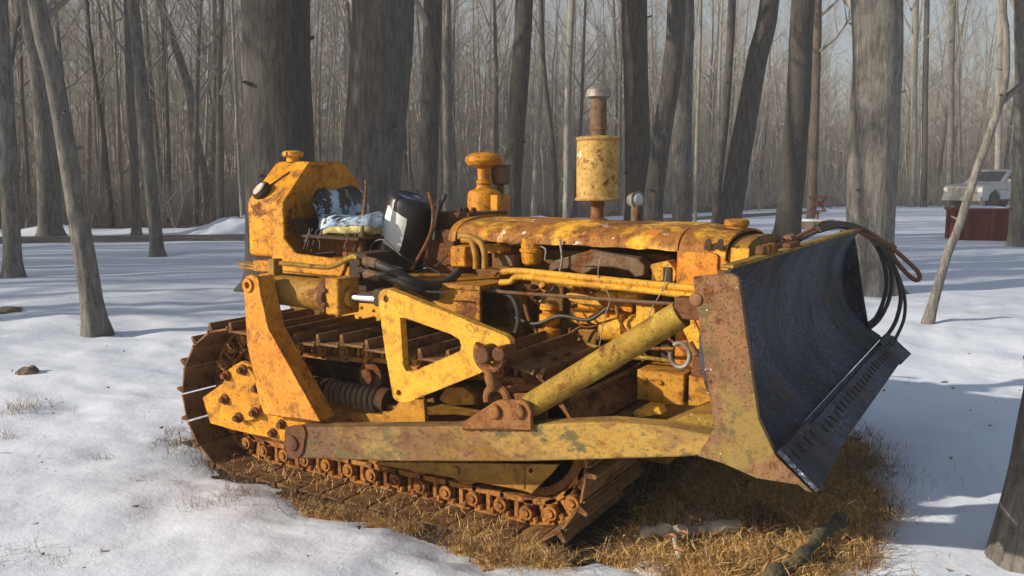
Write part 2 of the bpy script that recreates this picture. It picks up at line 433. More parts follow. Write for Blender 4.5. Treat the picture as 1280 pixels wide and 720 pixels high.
    q = PY(655, 597, -.885); b.box(q.x-.006, q.x+.006, min(-.89*sg, -.885*sg), max(-.89*sg, -.885*sg), q.z-.05, q.z+.05)
    b.build('roller_guard', M['olive'], doz, .003)
    # lower rollers and carrier roller
    for xr in (-.42, -.15, .12, .39, .66):
        b = MB(); b.lathe([(-.085, .05), (-.085, .108), (-.05, .108), (-.046, .085), (.046, .085), (.05, .108), (.085, .108), (.085, .05)], (xr, yc, ZB+.13+.108), (0, 1, 0))
        b.lathe([(-.115, .02), (-.115, .045), (.115, .045), (.115, .02)], (xr, yc, ZB+.238), (0, 1, 0), 14)
        b.build('track_roller', M['chain'], doz, .002)
    b = MB(); b.lathe([(-.095, .03), (-.09, .055), (-.085, .072), (-.05, .072), (-.046, .055), (.046, .055), (.05, .072), (.085, .072), (.09, .055), (.095, .03)], (.10, yc, .59), (0, 1, 0))
    b.lathe([(-.125, .022), (-.12, .04), (-.1, .042)], (.10, yc, .59), (0, 1, 0), 12)
    b.box(.07, .13, yc-.04, yc+.04, .44, .56)
    b.build('carrier_roller', M['rust'], doz, .002)
    # track frame: two side rails, spring guard, idler yoke
    o_ = yc+sgn*.10
    fr = MB()
    for s2 in (-1, 1):
        y0 = yc+s2*.115
        fr.prism([(-.60, .27), (.50, .27), (.66, .30), (.74, .34), (.74, .44), (-.15, .44), (-.35, .48), (-.60, .48)], y0-.016, y0+.016, 'y')
    fr.box(-.58, .30, yc-.099, yc+.099, .44, .465); fr.box(.32, .72, yc-.099, yc+.099, .415, .44)
    for xx in (-.45, -.12, .18, .48): fr.bolt((xx, yc-.131, .34), (0, -1, 0), .015, .012)
    fr.build('track_frame', M['olive'], doz, .004)
    b = MB()
    for s2 in (-1, 1): b.box(.62, 1.06, yc+s2*.095-.012, yc+s2*.095+.012, .37, .44)
    b.box(.60, .68, yc-.09, yc+.09, .37, .435)
    b.build('idler_yoke', M['rust'], doz, .004)
make_track(-.725, -1)
make_track(.725, 1)

SPZ = .47
# ---- near/far copies of the side gear (mirrored)
for side in (-1, 1):
    def Y(v): return -side*v if side == 1 else v        # v is given for the near side (negative y)
    # recoil spring with its guard plate
    sp = MB(); path = []
    for i in range(9*14+1):
        a = 2*PI*i/14; path.append((-.17+.33*i/(9*14), Y(-.80)+.058*math.cos(a), SPZ+.058*math.sin(a)))
    sp.tube(path, .0135, 8)
    sp.build('recoil_spring', M['spring'], doz)
    b = MB(); b.cyl((-.34, Y(-.80), SPZ), (.20, Y(-.80), SPZ), .03, 14); b.lathe([(0, .03), (.004, .072), (.03, .072), (.034, .03)], (-.20, Y(-.80), SPZ), (1, 0, 0)); b.lathe([(0, .03), (.004, .072), (.05, .066), (.054, .03)], (.165, Y(-.80), SPZ), (1, 0, 0))
    b.build('spring_rod', M['iron'], doz)
    gp = xz([(403, 499), (412, 508), (425, 512), (440, 516), (478, 519), (492, 512), (500, 500), (530, 500), (532, 530), (405, 530)], -.93)
    b = MB(); b.prism(gp, Y(-.93), Y(-.905)); b.build('spring_guard', M['yellow_rust'], doz, .004)
    b = MB(); b.prism(xz([(548, 500), (556, 484), (580, 484), (592, 494), (594, 506), (560, 507)], -.9), Y(-.90), Y(-.86)); b.build('frame_lug', M['yellow_rust'], doz, .006)

    # rear bracket over the final drive
    br = xz([(253, 497), (286, 474), (290, 458), (303, 451), (318, 458), (330, 470), (345, 508), (403, 527), (402, 534), (372, 540), (366, 552), (354, 551), (290, 537), (263, 529)], -1.065)
    b = MB(); b.prism(rounded(br, .012, 3), Y(-1.065), Y(-1.045))
    rim = xz([(253, 497), (263, 529), (290, 537), (354, 551), (354, 543), (292, 529), (268, 521), (261, 500)], -1.045)
    b.prism(rim, Y(-1.045), Y(-1.03))
    b.build('drive_bracket', M['yellow'], doz, .006)
    c = PY(306, 491, -1.065)
    b = MB(); pl = [(c.x+.158*math.cos(R(a+8)), c.z+.158*math.sin(R(a+8))) for a in range(0, 360, 60)]
    b.prism(rounded(pl, .05, 5), Y(-1.065), Y(-1.087)); b.build('hub_cover', M['yellow'], doz, .004)
    for a in range(20, 380, 60):
        b = MB()
        px, pz = c.x+.128*math.cos(R(a)), c.z+.128*math.sin(R(a))
        b.lathe([(0, .028), (.012, .028), (.016, .02)], (px, Y(-1.086), pz), (0, Y(-1)/1., 0), 16)
        b.cyl((px, Y(-1.095), pz), (px, Y(-1.123), pz), .016, 6)
        b.build('hub_bolt', M['rust'], doz, .002)
    for (u, v) in ((353, 530), (342, 541)):
        q = PY(u, v, -1.065); b = MB(); b.lathe([(0, .024), (.012, .024), (.016, .017), (.03, .016)], (q.x, Y(-1.065), q.z), (0, Y(-1), 0), 12); b.build('bracket_bolt', M['rust'], doz, .002)
    # upright ripper/lift post: web plate, front flange and eye
    po = xz([(307, 352), (309, 346), (316, 343), (323, 345), (326, 350), (329, 370), (338, 410), (403, 526), (333, 517), (328, 504), (312, 431)], -1.12)
    q = PY(313.5, 356, -1.12)
    b = MB(); b.prism(po, Y(-1.135), Y(-1.12), 'y', [circ(q.x, q.z, .016, 12)])
    b.lathe([(0, .032), (.012, .032)], (q.x, Y(-1.135), q.z), (0, Y(-1), 0), 20) if False else None
    # ring boss around the eye
    b.prism(circ(q.x, q.z, .034, 20), Y(-1.145), Y(-1.135), 'y', [circ(q.x, q.z, .016, 12)])
    fl = xz([(323, 345), (326, 350), (329, 370), (338, 410), (403, 526), (396, 526), (332, 412), (323, 372), (320, 352)], -1.12)
    b.prism(fl, Y(-1.12), Y(-1.045))
    b.build('lift_post', M['orange'], doz, .004)
    b = MB(); b.prism([(p[0]+.002, p[1]) for p in po], Y(-1.045), Y(-1.03)); b.build('lift_post_inner_plate', M['orange'], doz, .003)
    # lift cylinder
    b = MB(); cy = Y(-.93); cz = 1.005
    b.lathe([(0, .03), (.012, .062), (.02, .074), (.50, .078)], (-.515, cy, cz), (1, 0, -.02)); cx = -.02
    b.build('lift_cylinder', M['olive'], doz)
    b = MB(); b.lathe([(0, .08), (.006, .098), (.04, .098), (.046, .085)], (-.045, cy, cz-.01), (1, 0, 0), 8)
    for a in range(20, 380, 45): b.bolt((-.005, cy+.086*math.cos(R(a)), cz-.01+.086*math.sin(R(a))), (1, 0, 0), .012, .02)
    b.build('cylinder_flange', M['rust'], doz, .003)
    b = MB(); b.box(.0, .085, cy-.075, cy+.075, cz-.09, cz+.085); b.cyl((.085, cy, cz-.01), (.11, cy, cz-.01), .045)
    b.build('cylinder_head', M['yellow_rust'], doz, .01)
    b = MB(); b.cyl((.10, cy, cz-.008), (.275, cy, cz-.005), .0235); b.build('piston_rod', M['chrome'], doz)
    b = MB(); b.box(.255, .335, cy-.03, cy+.03, cz-.035, cz+.045); b.build('rod_clevis', M['iron'], doz, .01)
    b = MB(); pp = [PY(u, v, -.93) for u, v in ((348, 340), (348, 330), (362, 330), (405, 334), (420, 331), (440, 321), (447, 322))]
    b.tube(smooth_path([(p.x, Y(-.93), p.z) for p in pp], 6), .0125, 10)
    b.build('oil_pipe', M['brace'], doz)
    q1 = PY(342, 333, -.93); b = MB(); b.box(q1.x-.012, q1.x+.035, Y(-.93)-.03, Y(-.93)+.03, 1.06, q1.z+.04); b.build('pipe_block', M['olive'], doz, .006)
    # triangular bellcrank plate
    out = xz([(475, 372), (477, 364), (484, 360), (490, 361), (634, 419), (640, 424), (640, 434), (605, 465), (512, 502), (503, 503), (494, 497), (484, 440)], -1.06)
    hole = xz([(503, 397), (509, 397), (566, 417), (577, 424), (579, 432), (577, 438), (518, 464), (511, 463), (507, 457)], -1.06)
    h1 = PY(485, 373.5, -1.06); h2 = PY(501, 490, -1.06)
    b = MB(); b.prism(rounded(out, .01, 2), Y(-1.075), Y(-1.035), 'y', [hole, circ(h1.x, h1.z, .014), circ(h2.x, h2.z, .013)])
    b.build('bellcrank', M['yellow_light'], doz, .003)
    b = MB(); q = PY(501, 490, -1.06); b.cyl((q.x, Y(-1.035), q.z), (q.x, Y(-1.028), q.z), .035)
    b.cyl((h1.x, Y(-1.07), h1.z), (h1.x, Y(-.90), h1.z), .012); b.build('bellcrank_pivot', M['iron'], doz)
    # shackle from the bellcrank down to the arm
    q = PY(612, 442, -1.09); qx = q.x; qz = q.z
    b = MB()
    lw = PY(622, 497, -1.08)
    b.tube(smooth_path([(qx+.005, Y(-1.10), qz-.06), (qx+.02, Y(-1.10), qz-.12), (lw.x-.0, Y(-1.08), lw.z+.06)], 4), [.03]*4+[.026]*3+[.024]*1+[.03] if False else .026, 12)
    for (cx_, cz_, a0, a1, y_) in ((qx+.008, qz+.0, -215, 35, -1.10), (lw.x, lw.z-.005, -20, 200, -1.08)):
        r_ = .062 if cz_ > .7 else .05
        b.tube([(x_, Y(y_), z_) for x_, z_ in arc(cx_, cz_, r_, a0, a1, 16)], .019, 10)
    b.build('lift_link', M['rust_light'], doz)
    for (u, v, r_, l_) in ((611, 441, .036, -1.09), (632, 440, .03, -1.06)):
        q = PY(u, v, -1.10); b = MB(); b.lathe([(0, r_), (.10, r_), (.105, r_*.8)], (q.x, Y(-1.055), q.z), (0, Y(-1), 0), 18); b.build('link_pin', M['rust'], doz, .003)
    

    # push arm: box beam
    a_near = xz([(361, 544), (366, 534), (500, 533.5), (600, 533), (666, 531), (757, 527), (830, 533), (892, 545), (895, 566), (860, 571), (661, 577), (500, 577), (373, 573), (360, 567)], -1.17)
    b = MB(); b.prism(a_near, Y(-1.17), Y(-1.072))
    ear = xz([(357, 556), (358, 536), (366, 531), (380, 531), (384, 540), (380, 566), (372, 574), (362, 572)], -1.17)
    b.build('push_arm', M['beam'], doz, .007)
    b = MB(); b.prism(rounded(ear, .02, 3), Y(-1.18), Y(-1.168)); q = PY(368, 553, -1.17)
    b.lathe([(0, .036), (.010, .036), (.016, .026)], (q.x, Y(-1.18), q.z), (0, Y(-1), 0), 20)
    b.build('trunnion', M['rust'], doz, .004); b = MB(); b.cyl((q.x, Y(-1.072), q.z), (q.x, Y(-1.045), q.z), .04); b.build('trunnion_pin', M['rust'], doz, .002)
    bk = xz([(577, 536), (578, 528), (618, 502), (625, 500), (652, 500), (660, 504), (664, 514), (664, 538)], -1.19)
    b = MB(); b.prism(bk, Y(-1.192), Y(-1.17)); bk2 = [(p[0], p[1]) for p in bk]; b.prism(bk2, Y(-1.072), Y(-1.052))
    for (u, v) in ((619, 514), (649, 514)):
        q = PY(u, v, -1.19); b.lathe([(0, .030), (.014, .030), (.019, .022)], (q.x, Y(-1.192), q.z), (0, Y(-1), 0), 20)
        b.cyl((q.x, Y(-1.18), q.z), (q.x, Y(-1.04), q.z), .022, 14)
    b.build('arm_bracket', M['rust_light'], doz, .004)
    # diagonal brace tube
    p0 = PY(663, 507, -1.11); p1 = PY(852, 392, -1.11); p0.y = Y(-1.11); p1.y = Y(-1.11)
    b = MB(); dd = (p1-p0); b.lathe([(0, .03), (.004, .05), (dd.length, .05), (dd.length+.004, .03)], p0, dd, 26); b.build('brace_tube', M['brace'], doz)
    b = MB(); n_ = dd.normalized(); b.cyl(p0-n_*.06, p0+n_*.02, .026, 14); b.build('brace_eye', M['rust'], doz, .003); b = MB(); b.cyl(p1-n_*.02, p1+n_*.09, .03, 14)
    e = PY(862, 382, -1.11); b.box(e.x-.045, e.x+.10, Y(-1.11)-.035, Y(-1.11)+.035, e.z-.045, e.z+.03); b.build('brace_end', M['rust'], doz, .005)

# ---- blade
bl_side = xz([(866, 346), (914, 342), (923, 347), (935, 434), (948, 524), (969, 569), (1016, 616), (1006, 613), (998, 606), (946, 598), (903, 579), (872, 570), (893, 535), (880, 450)], -1.27)
FX_ = [2.035, 2.05, 2.085, 2.125, 2.18]
prof = [(2.015, 1.262), (1.965, 1.19), (1.94, 1.10), (1.935, 1.0), (1.95, .90), (1.99, .81), (2.065, .72), (2.16, .655)]
back = [(p[0]-.022, p[1]-.004) for p in prof]
b = MB(); pr = smooth_path([(p[0], 0, p[1]) for p in prof], 4); bk = [(p.x-.024, p.z-.006) for p in pr]
b.prism([(p.x, p.z) for p in pr]+list(reversed(bk)), -1.245, 1.245)
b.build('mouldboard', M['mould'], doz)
far_side = xz([(1048, 288), (1060, 285), (1066, 292), (1076, 345), (1086, 408), (1094, 425), (1112, 440), (1060, 436), (1052, 380), (1046, 330)], 1.25)
far_side = [(1.90, 1.262), (1.975, 1.262), (2.0, 1.15), (2.04, .92), (2.085, .70), (2.15, .66), (2.10, .60), (1.92, .64)]
for y0, y1 in ((-1.27, -1.245), (1.245, 1.27)):
    b = MB(); b.prism(bl_side if y0 < 0 else far_side, y0, y1); q = PY(870, 374, -1.27)
    if y0 < 0: b.lathe([(0, .022), (.006, .022), (.007, .012)], (q.x, y0, q.z), (0, -1, 0), 14)
    b.build('blade_end_plate', M['blade_side'] if y0 < 0 else M['mould'], doz, .005)  # far plate gets the dark steel in place of shade on its inner face
# top rail, back stiffeners
b = MB(); b.box(1.975, 2.02, -1.244, 1.244, 1.263, 1.275)
b.build('blade_top_rail', M['brace'], doz, .004)
b = MB()
b.box(1.87, 1.93, -1.2, 1.2, .88, .95); b.box(1.95, 2.06, -1.24, 1.24, .62, .69)
for y in (-.9, -.45, .0, .45, .9): b.box(1.86, 1.925, y-.015, y+.015, .69, 1.22)
b.build('blade_back_frame', M['rust'], doz, .006)
# cutting edges: a slanted flat plate with bolt slots, end bits hanging lower
ca = PY(969, 569, -1.27); cb = PY(1015, 616, -1.27)
def edge_plate(y0, y1, t0, t1, thick, lift):
    d_ = Vector((cb.x-ca.x, 0, cb.z-ca.z)); n_ = Vector((-d_.z, 0, d_.x)).normalized()
    if n_.x < 0: n_ = -n_
    A = Vector((ca.x, 0, ca.z))+d_*t0+n_*lift; B = Vector((ca.x, 0, ca.z))+d_*t1+n_*lift
    return A, B, n_, [(A.x, A.z), (B.x, B.z), (B.x+n_.x*thick, B.z+n_.z*thick), (A.x+n_.x*thick, A.z+n_.z*thick)], d_
b = MB(); A, B, n_, poly, d_ = edge_plate(0, 0, -.03, .62, .008, -.001); b.prism(poly, -1.244, 1.244)
b.build('blade_lower_plate', M['mould'], doz, .001)
b = MB(); A, B, n_, poly, d_ = edge_plate(0, 0, .10, .91, .014, .0095)
b.prism(poly, -.86, .86)
b.build('cutting_edge', M['mould'], doz, .0015)
tg = d_.normalized()
for k in range(22):
    b = MB()
    y = -.80+k*1.6/21
    Q = A+d_*(.28+.02*math.sin(k*7.))+n_*.017; M4 = Matrix(((tg.x, 0, n_.x, Q.x), (0, 1, 0, y), (tg.z, 0, n_.z, Q.z), (0, 0, 0, 1)))
    b.box(-.018, .018, -.007, .007, -.004, .002, M4); b.build('edge_bolt', M['iron'], doz, .001)
for (y0, y1, yo) in ((-1.27, -.865, -1), (.865, 1.20, 1)):
    b = MB(); A, B, n_, poly, d_ = edge_plate(0, 0, -.02, .97, .016, .0095)
    vs = [(p[0], y0, p[1]) for p in poly]+[(p[0], y1, p[1]) for p in poly]
    # outer lower corner hangs a little lower
    oi = (1, 2) if yo < 0 else (5, 6)
    vs = [(x+tg.x*.012, y, z+tg.z*.012) if i in oi else (x, y, z) for i, (x, y, z) in enumerate(vs)]
    b.add(vs, [(0, 1, 2, 3), (7, 6, 5, 4), (0, 4, 5, 1), (1, 5, 6, 2), (2, 6, 7, 3), (3, 7, 4, 0)])
    b.build('end_bit', M['mould'], doz, .0015)
    for k in range(4):
        b = MB(); y = y0+.07+k*.088; Q = A+d_*.3+n_*.019
        M4 = Matrix(((tg.x, 0, n_.x, Q.x), (0, 1, 0, y), (tg.z, 0, n_.z, Q.z), (0, 0, 0, 1))); b.box(-.018, .018, -.007, .007, -.004, .002, M4); b.build('edge_bolt', M['iron'], doz, .001)
for (u, v) in ((948, 322), (955, 316), (962, 311)):
    q = PX(u, v, 1.98); b = MB(); b.lathe([(0, .022), (.02, .022), (.035, .016)], (1.99, q.y, 1.275), (0, 0, 1), 10); b.build('top_rail_bolt', M['rust'], doz, .004)
b = MB(); b.box(1.975, 2.01, -.42, -.25, 1.275, 1.292)
b.build('top_rail_lug', M['rust'], doz, .004)

# ---- hull, floor, engine
b = MB(); b.box(-.85, 1.50, -.40, .40, .26, .50); b.box(-.85, 1.55, -.32, .32, .50, .62); b.box(-.90, -.10, -.36, .36, .52, .98); b.build('main_frame', M['engine'], doz, .012)
b = MB(); b.prism([(-.62, .78), (.20, .78), (.20, 1.0), (.12, 1.04), (-.62, 1.04)], -.40, -.361)
for k in range(9): b.bolt((-.56+k*.085, -.401, .84+.01*(k % 2)), (0, -1, 0), .011, .01)
b.build('transmission_side', M['yellow_light'], doz, .006)
b = MB(); b.box(-.10, .60, -.58, .58, 1.02, 1.045); b.prism([(.10, .84), (.60, .84), (.60, 1.02), (.10, 1.02)], -.58, -.56); b.box(-.10, .60, .56, .58, .84, 1.02)
b.build('floor_plate', M['yellow_rust'], doz, .004)
# side seat panel and tank
TX0, TX1 = -.87, -.665
tank_yz = [(-.67, 1.13), (-.67, 1.435), (-.44, 1.655), (-.12, 1.655), (.02, 1.53), (.04, 1.13)]
b = MB(); b.prism(rounded(tank_yz, .03, 4), TX0, TX1, 'x'); b.build('fuel_tank', M['yellow'], doz, .012)
sp_ = [(TX1-.001, 1.07), (TX1-.001, 1.155)]
# forward lip of the tank: outer skin carried forward to frame the seat opening
b = MB()
lip = [(-.70, 1.06), (-.20, 1.05), (-.17, 1.10), (-.17, 1.14), (-.52, 1.16), (-.60, 1.235), (-.60, 1.43), (-.70, 1.43)]
b.prism([(p[0], p[1]) for p in lip], -.672, -.652)
b.add([(-.70, -.672, 1.43), (-.60, -.672, 1.43), (-.60, -SPZ, 1.642), (-.70, -SPZ, 1.642), (-.70, -.655, 1.418), (-.60, -.655, 1.418), (-.60, -.44, 1.625), (-.70, -.44, 1.625)],
      [(0, 1, 2, 3), (4, 7, 6, 5), (1, 5, 6, 2), (0, 3, 7, 4), (0, 4, 5, 1), (3, 2, 6, 7)])
b.box(-.70, -.60, -SPZ, -.27, 1.630, 1.650)
b.build('tank_shroud', M['yellow'], doz, .006)
b = MB(); q = PX(396, 200, -.76); b.lathe([(0, .035), (.03, .035), (.03, .052), (.036, .056), (.058, .054), (.064, .04), (.066, .01)], (-.77, -.42, 1.65), (0, 0, 1), 22)
for k in range(8): b.box(-.006, .006, -.01, .01, 0, .02, Matrix.Translation((-.77+.054*math.cos(k*PI/4), -.42+.054*math.sin(k*PI/4), 1.686)) @ Matrix.Rotation(k*PI/4, 4, 'Z'))
b.build('filler_cap', M['yellow_light'], doz, .002)
lamp_c = Vector((-.80, -.625, 1.485)); la = Vector((-.25, -.72, .64)).normalized()
b = MB(); b.lathe([(-.02, .02), (-.012, .052), (.012, .058), (.03, .05)], lamp_c, la, 20); lo = b.build('work_lamp', M['iron'], doz)
b = MB(); b.lathe([(.024, .046), (.036, .036), (.042, .014)], lamp_c, la, 20); b.build('lens', M['glass'], lo)
b = MB(); b.tube(smooth_path([(-.79, -.60, 1.51), (-.70, -.50, 1.60), (-.66, -.40, 1.628)], 6), .004, 6); b.build('lamp_wire', M['rubber'], doz)
b = MB(); b.box(-1.02, -.55, -.62, -.40, 1.045, 1.06); b.prism([(-1.06, 1.075), (-.72, 1.045), (-.72, 1.06), (-1.04, 1.083)], -.62, -.55); b.build('rear_fender', M['olive'], doz, .003)
b = MB(); b.box(-.86, -.15, -.66, .45, 1.045, 1.105); b.box(-.66, -.20, -.62, -.10, 1.10, 1.13); b.build('seat_deck', M['yellow'], doz, .006)
b = MB(); b.box(-.46, -.28, -.44, -.28, 1.105, 1.24); b.build('seat_pedestal', M['rust_light'], doz, .008)
# seat: backrest and cushion
seatp = MB()
def pillow(b, cx, cy, cz, lx, ly, lz, Mx, e=.38, n=14):
    vs = []; fs = []
    for i in range(n+1):
        th = -PI/2+PI*i/n
        for j in range(2*n):
            ph = 2*PI*j/(2*n); c_, s_ = math.cos(th), math.sin(th)
            f = lambda v_: math.copysign(abs(v_)**e, v_)
            p = Vector((lx*f(c_)*f(math.cos(ph)), ly*f(c_)*f(math.sin(ph)), lz*f(s_)))
            p += Vector((noise.noise(p*9+Vector((cx, 3, 1)))*.03,)*3)
            vs.append(Mx @ p+Vector((cx, cy, cz)))
    for i in range(n):
        for j in range(2*n): k = (j+1) % (2*n); fs.append((i*2*n+j, i*2*n+k, (i+1)*2*n+k, (i+1)*2*n+j))
    b.add(vs, fs)
s_o = MB(); pillow(s_o, -.53, -.29, 1.385, .045, .205, .115, Matrix.Rotation(-.22, 4, 'Y'))
so = s_o.build('seat_backrest', M['vinyl'], doz)
s_o = MB(); pillow(s_o, -.33, -.35, 1.318, .19, .185, .04, Matrix.Rotation(-.06, 4, 'Y')); s_o.build('seat_cushion', M['vinyl'], doz)
s_o = MB(); pillow(s_o, -.33, -.35, 1.278, .185, .18, .03, Matrix.Rotation(-.06, 4, 'Y')); s_o.build('seat_foam', M['foam'], doz)
b = MB(); b.prism([(-.62, 1.33), (-.57, 1.24), (-.14, 1.235), (-.14, 1.25), (-.56, 1.258), (-.605, 1.34)], -.60, -.17); b.build('seat_pan', M['iron'], doz, .003)
b = MB()
for k in range(16):
    y_ = random.uniform(-.62, -.30); x_ = random.uniform(-.52, -.18)
    b.tube([(x_, y_, 1.29), (x_+random.uniform(-.02, .02), y_-.02, 1.25), (x_+random.uniform(-.03, .03), y_-.03, 1.18+random.uniform(-.02, .05))], .0016, 4)
b.build('torn_threads', M['rubber'], doz)
# levers
b = MB(); p0 = PY(451, 322, -.50); p1 = PY(458, 228, -.50)
b.tube([p0, p0.lerp(p1, .3), p0.lerp(p1, .7), p1], [.021, .017, .011, .006], 10); b.lathe([(0, .006), (.004, .011), (.02, .011), (.024, .006)], p1-Vector((0, 0, .012)), (0, 0, 1), 10)
b.build('control_lever', M['manifold'], doz)
b = MB(); b.tube(smooth_path([PY(452, 300, -.42), PY(447, 318, -.45), PY(456, 332, -.5)], 5), .012, 8)
b.tube([PY(430, 285, -.45), PY(452, 304, -.45)], .006, 6); b.tube([PY(455, 285, -.3), PY(459, 325, -.3)], .010, 6); b.build('lever_linkage', M['iron'], doz)
# valve block and hose fittings
b = MB(); q = PY(452, 345, -.74); b.box(q.x-.06, q.x+.05, -.76, -.55, 1.0, 1.19)
for (u, v) in ((450, 328), (450, 345), (462, 330), (462, 347)):
    q = PY(u, v, -.77); b.cyl((q.x, -.76, q.z), (q.x, -.79, q.z), .022, 6)
b.build('valve_block', M['iron'], doz, .006)
b = MB()
for (u0, v0, u1, v1) in ((456, 326, 472, 330), (457, 342, 472, 346)):
    p = PY(u0, v0, -.77); q = PY(u1, v1, -.77); b.cyl(p, q, .026, 8); b.cyl(p.lerp(q, .7), q+(q-p)*.25, .021, 12)
b.build('hose_fitting', M['manifold'], doz, .003)
b = MB(); b.tube(smooth_path([PY(470, 329, -.77), PY(490, 338, -.76), PY(515, 351, -.72), PY(540, 357, -.62), PY(562, 350, -.5), PY(575, 335, -.42), PY(576, 326, -.38)], 8), .023, 12)
b.build('hydraulic_hose', M['hose_black'], doz)
b = MB(); b.tube(smooth_path([PY(470, 345, -.77), PY(492, 348, -.75), PY(520, 360, -.70), PY(545, 370, -.58), PY(575, 372, -.45)], 8), .023, 12)
b.build('hydraulic_hose', M['hose_black'], doz)
b = MB()
for (pts, y_) in ((((462, 322), (466, 305), (480, 300), (500, 318), (520, 330)), -.5), (((480, 325), (500, 335), (530, 333), (556, 345)), -.45), (((520, 340), (545, 332), (560, 318)), -.4), (((455, 356), (500, 362), (560, 366)), -.68)):
    b.tube(smooth_path([PY(u, v, y_) for u, v in pts], 6), .0045, 6)
b.build('loose_wires', M['rubber'], doz)
b = MB(); b.tube(smooth_path([PY(536, 240, -.3), PY(541, 262, -.3), PY(540, 285, -.32), PY(532, 306, -.38), PY(514, 338, -.5)], 6), .009, 6); b.build('bent_strap', M['pipe_rust'], doz)
b = MB(); b.tube(smooth_path([PY(557, 243, -.25), PY(548, 262, -.25), PY(543, 285, -.25)], 4), .013, 8); b.tube(smooth_path([PY(551, 247, -.22), PY(545, 265, -.22), PY(543, 300, -.25)], 4), .012, 8); b.build('steering_lever', M['rubber'], doz)
# dash cowl
b = MB(); b.box(.00, .26, -.16, .24, 1.285, 1.375); b.box(.02, .20, -.22, .22, 1.04, 1.285)
b.build('dash_cowl', M['rust'], doz, .008)
b = MB()
for (u, v) in ((583, 262), (592, 266), (575, 262)): q = PY(u, v, -.1); b.lathe([(0, .015), (.02, .016), (.03, .008)], (q.x, -.1, 1.372), (0, 0, 1), 8)
b.build('cowl_knobs', M['iron'], doz)
# air cleaner (mushroom)
pc = Vector((.085, .26, 0))
b = MB(); b.lathe([(1.30, .10), (1.50, .10), (1.525, .09), (1.54, .05), (1.55, .045), (1.60, .035), (1.655, .04), (1.67, .06), (1.675, .095), (1.70, .112), (1.725, .106), (1.745, .075), (1.752, .02)], (pc.x, pc.y, -.04), (0, 0, 1), 30)
b.box(pc.x-.0, pc.x+.13, pc.y-.06, pc.y+.08, 1.30, 1.465); b.lathe([(0, .048), (.02, .05), (.022, .045)], (pc.x, pc.y, 1.525), (0, 0, 1), 20)
b.build('air_cleaner', M['yellow'], doz, .012)
b = MB(); b.lathe([(1.52, .03), (1.53, .055), (1.62, .058), (1.63, .062), (1.64, .06)], (pc.x+.05, pc.y+.10, 0), (0, 0, 1), 20); b.cyl((pc.x+.05, pc.y+.10, 1.30), (pc.x+.05, pc.y+.10, 1.53), .02); b.build('precleaner_cup', M['manifold'], doz, .004)
# hood: arched sheet
def arch(hw, zt, ze, n=14, p=2.6):
    return [(-hw*math.copysign(abs(math.cos(PI*i/n))**(2/p), math.cos(PI*i/n)), ze+(zt-ze)*abs(math.sin(PI*i/n))**(2/p)) for i in range(n+1)]
def arched(b, x0, x1, hw, zt, ze, th=.012, nx=26, dent=.006, seed=0, zslope=0.):
    pr = arch(hw, zt, ze, 22); pi_ = arch(hw-th, zt-th, ze, 22); k = len(pr); vs = []; fs = []
    for i in range(nx+1):
        x = x0+(x1-x0)*i/nx
        for (y, z) in pr:
            dz = noise.noise(Vector((x*4, y*5, seed)))*dent; vs.append((x, y+dz*.6, z+dz+zslope*(x-x0)+((random.random()-.5)*.008 if (abs(y) > hw*.999) else 0)))
        for (y, z) in pi_: vs.append((x, y, z+zslope*(x-x0)))
    for i in range(nx):
        for j in range(k-1):
            a = i*2*k+j; c = (i+1)*2*k+j; fs.append((a, a+1, c+1, c)); a += k; c += k; fs.append((a, c, c+1, a+1))
        for j in (0, k-1): a = i*2*k+j; c = (i+1)*2*k+j; fs.append((a, c, c+k, a+k))
    for i in (0, nx):
        for j in range(k-1): a = i*2*k+j; fs.append((a, a+k, a+k+1, a+1))
    b.add(vs, fs)
b = MB(); arched(b, .285, 1.50, .345, 1.352, 1.245, zslope=-.008); b.build('hood', M['hood'], doz, smooth=50)
b = MB(); arched(b, .255, .30, .353, 1.360, 1.235, nx=2, dent=0); b.build('hood_band', M['yellow_rust'], doz, smooth=50)
b = MB(); arched(b, 1.507, 1.72, .350, 1.345, 1.225, nx=6, dent=.003, seed=4, zslope=-.11)
b.build('radiator_shell_top', M['hood'], doz, .004, smooth=50)
vent = lambda u, v: (lambda p: [(p.x+.022*math.cos(a), p.z+.024*math.sin(a)) for a in [2*PI*i/12 for i in range(12)]])(PY(u, v, -.35))
b = MB(); b.prism(rounded([(1.50, .70), (1.50, 1.24), (1.70, 1.222), (1.735, 1.19), (1.735, .70)], [0, .01, .04, .02, 0]), -.350, -.325)
b.prism(rounded([(1.50, .70), (1.50, 1.24), (1.70, 1.222), (1.735, 1.19), (1.735, .70)], [0, .01, .04, .02, 0]), .325, .350)
b.box(1.50, 1.52, -.325, .325, .70, 1.24)
q = PY(888, 332, -.35); b.prism(rounded([(q.x-.045, q.z-.085), (q.x-.045, q.z+.06), (q.x+.035, q.z+.055), (q.x+.035, q.z-.085)], .02), -.362, -.350)
b.build('radiator_shell', M['orange'], doz, .008)
b = MB()
for (u, v) in ((884, 306), (899, 306)):
    q = PY(u, v, -.355); pp = rounded([(q.x-.018, q.z-.022), (q.x-.004, q.z+.026), (q.x+.014, q.z+.026), (q.x+.02, q.z-.022)], .012); b.prism(pp, -.358, -.346)
b.build('side_vents', M['iron'], doz, .002)
b = MB(); b.box(1.70, 1.73, -.323, .323, .72, 1.20)
for k in range(15): z_ = .76+k*.03; b.box(1.73, 1.742, -.31, .31, z_, z_+.012)
b.build('radiator_grille', M['iron'], doz, .002)
b = MB(); pr = arch(.33, 1.30, 1.20, 16); b.prism(pr, 1.722, 1.80, 'x'); b.box(1.722, 1.79, -.33, .33, 1.08, 1.20); b.build('grille_guard', M['olive'], doz, .02)
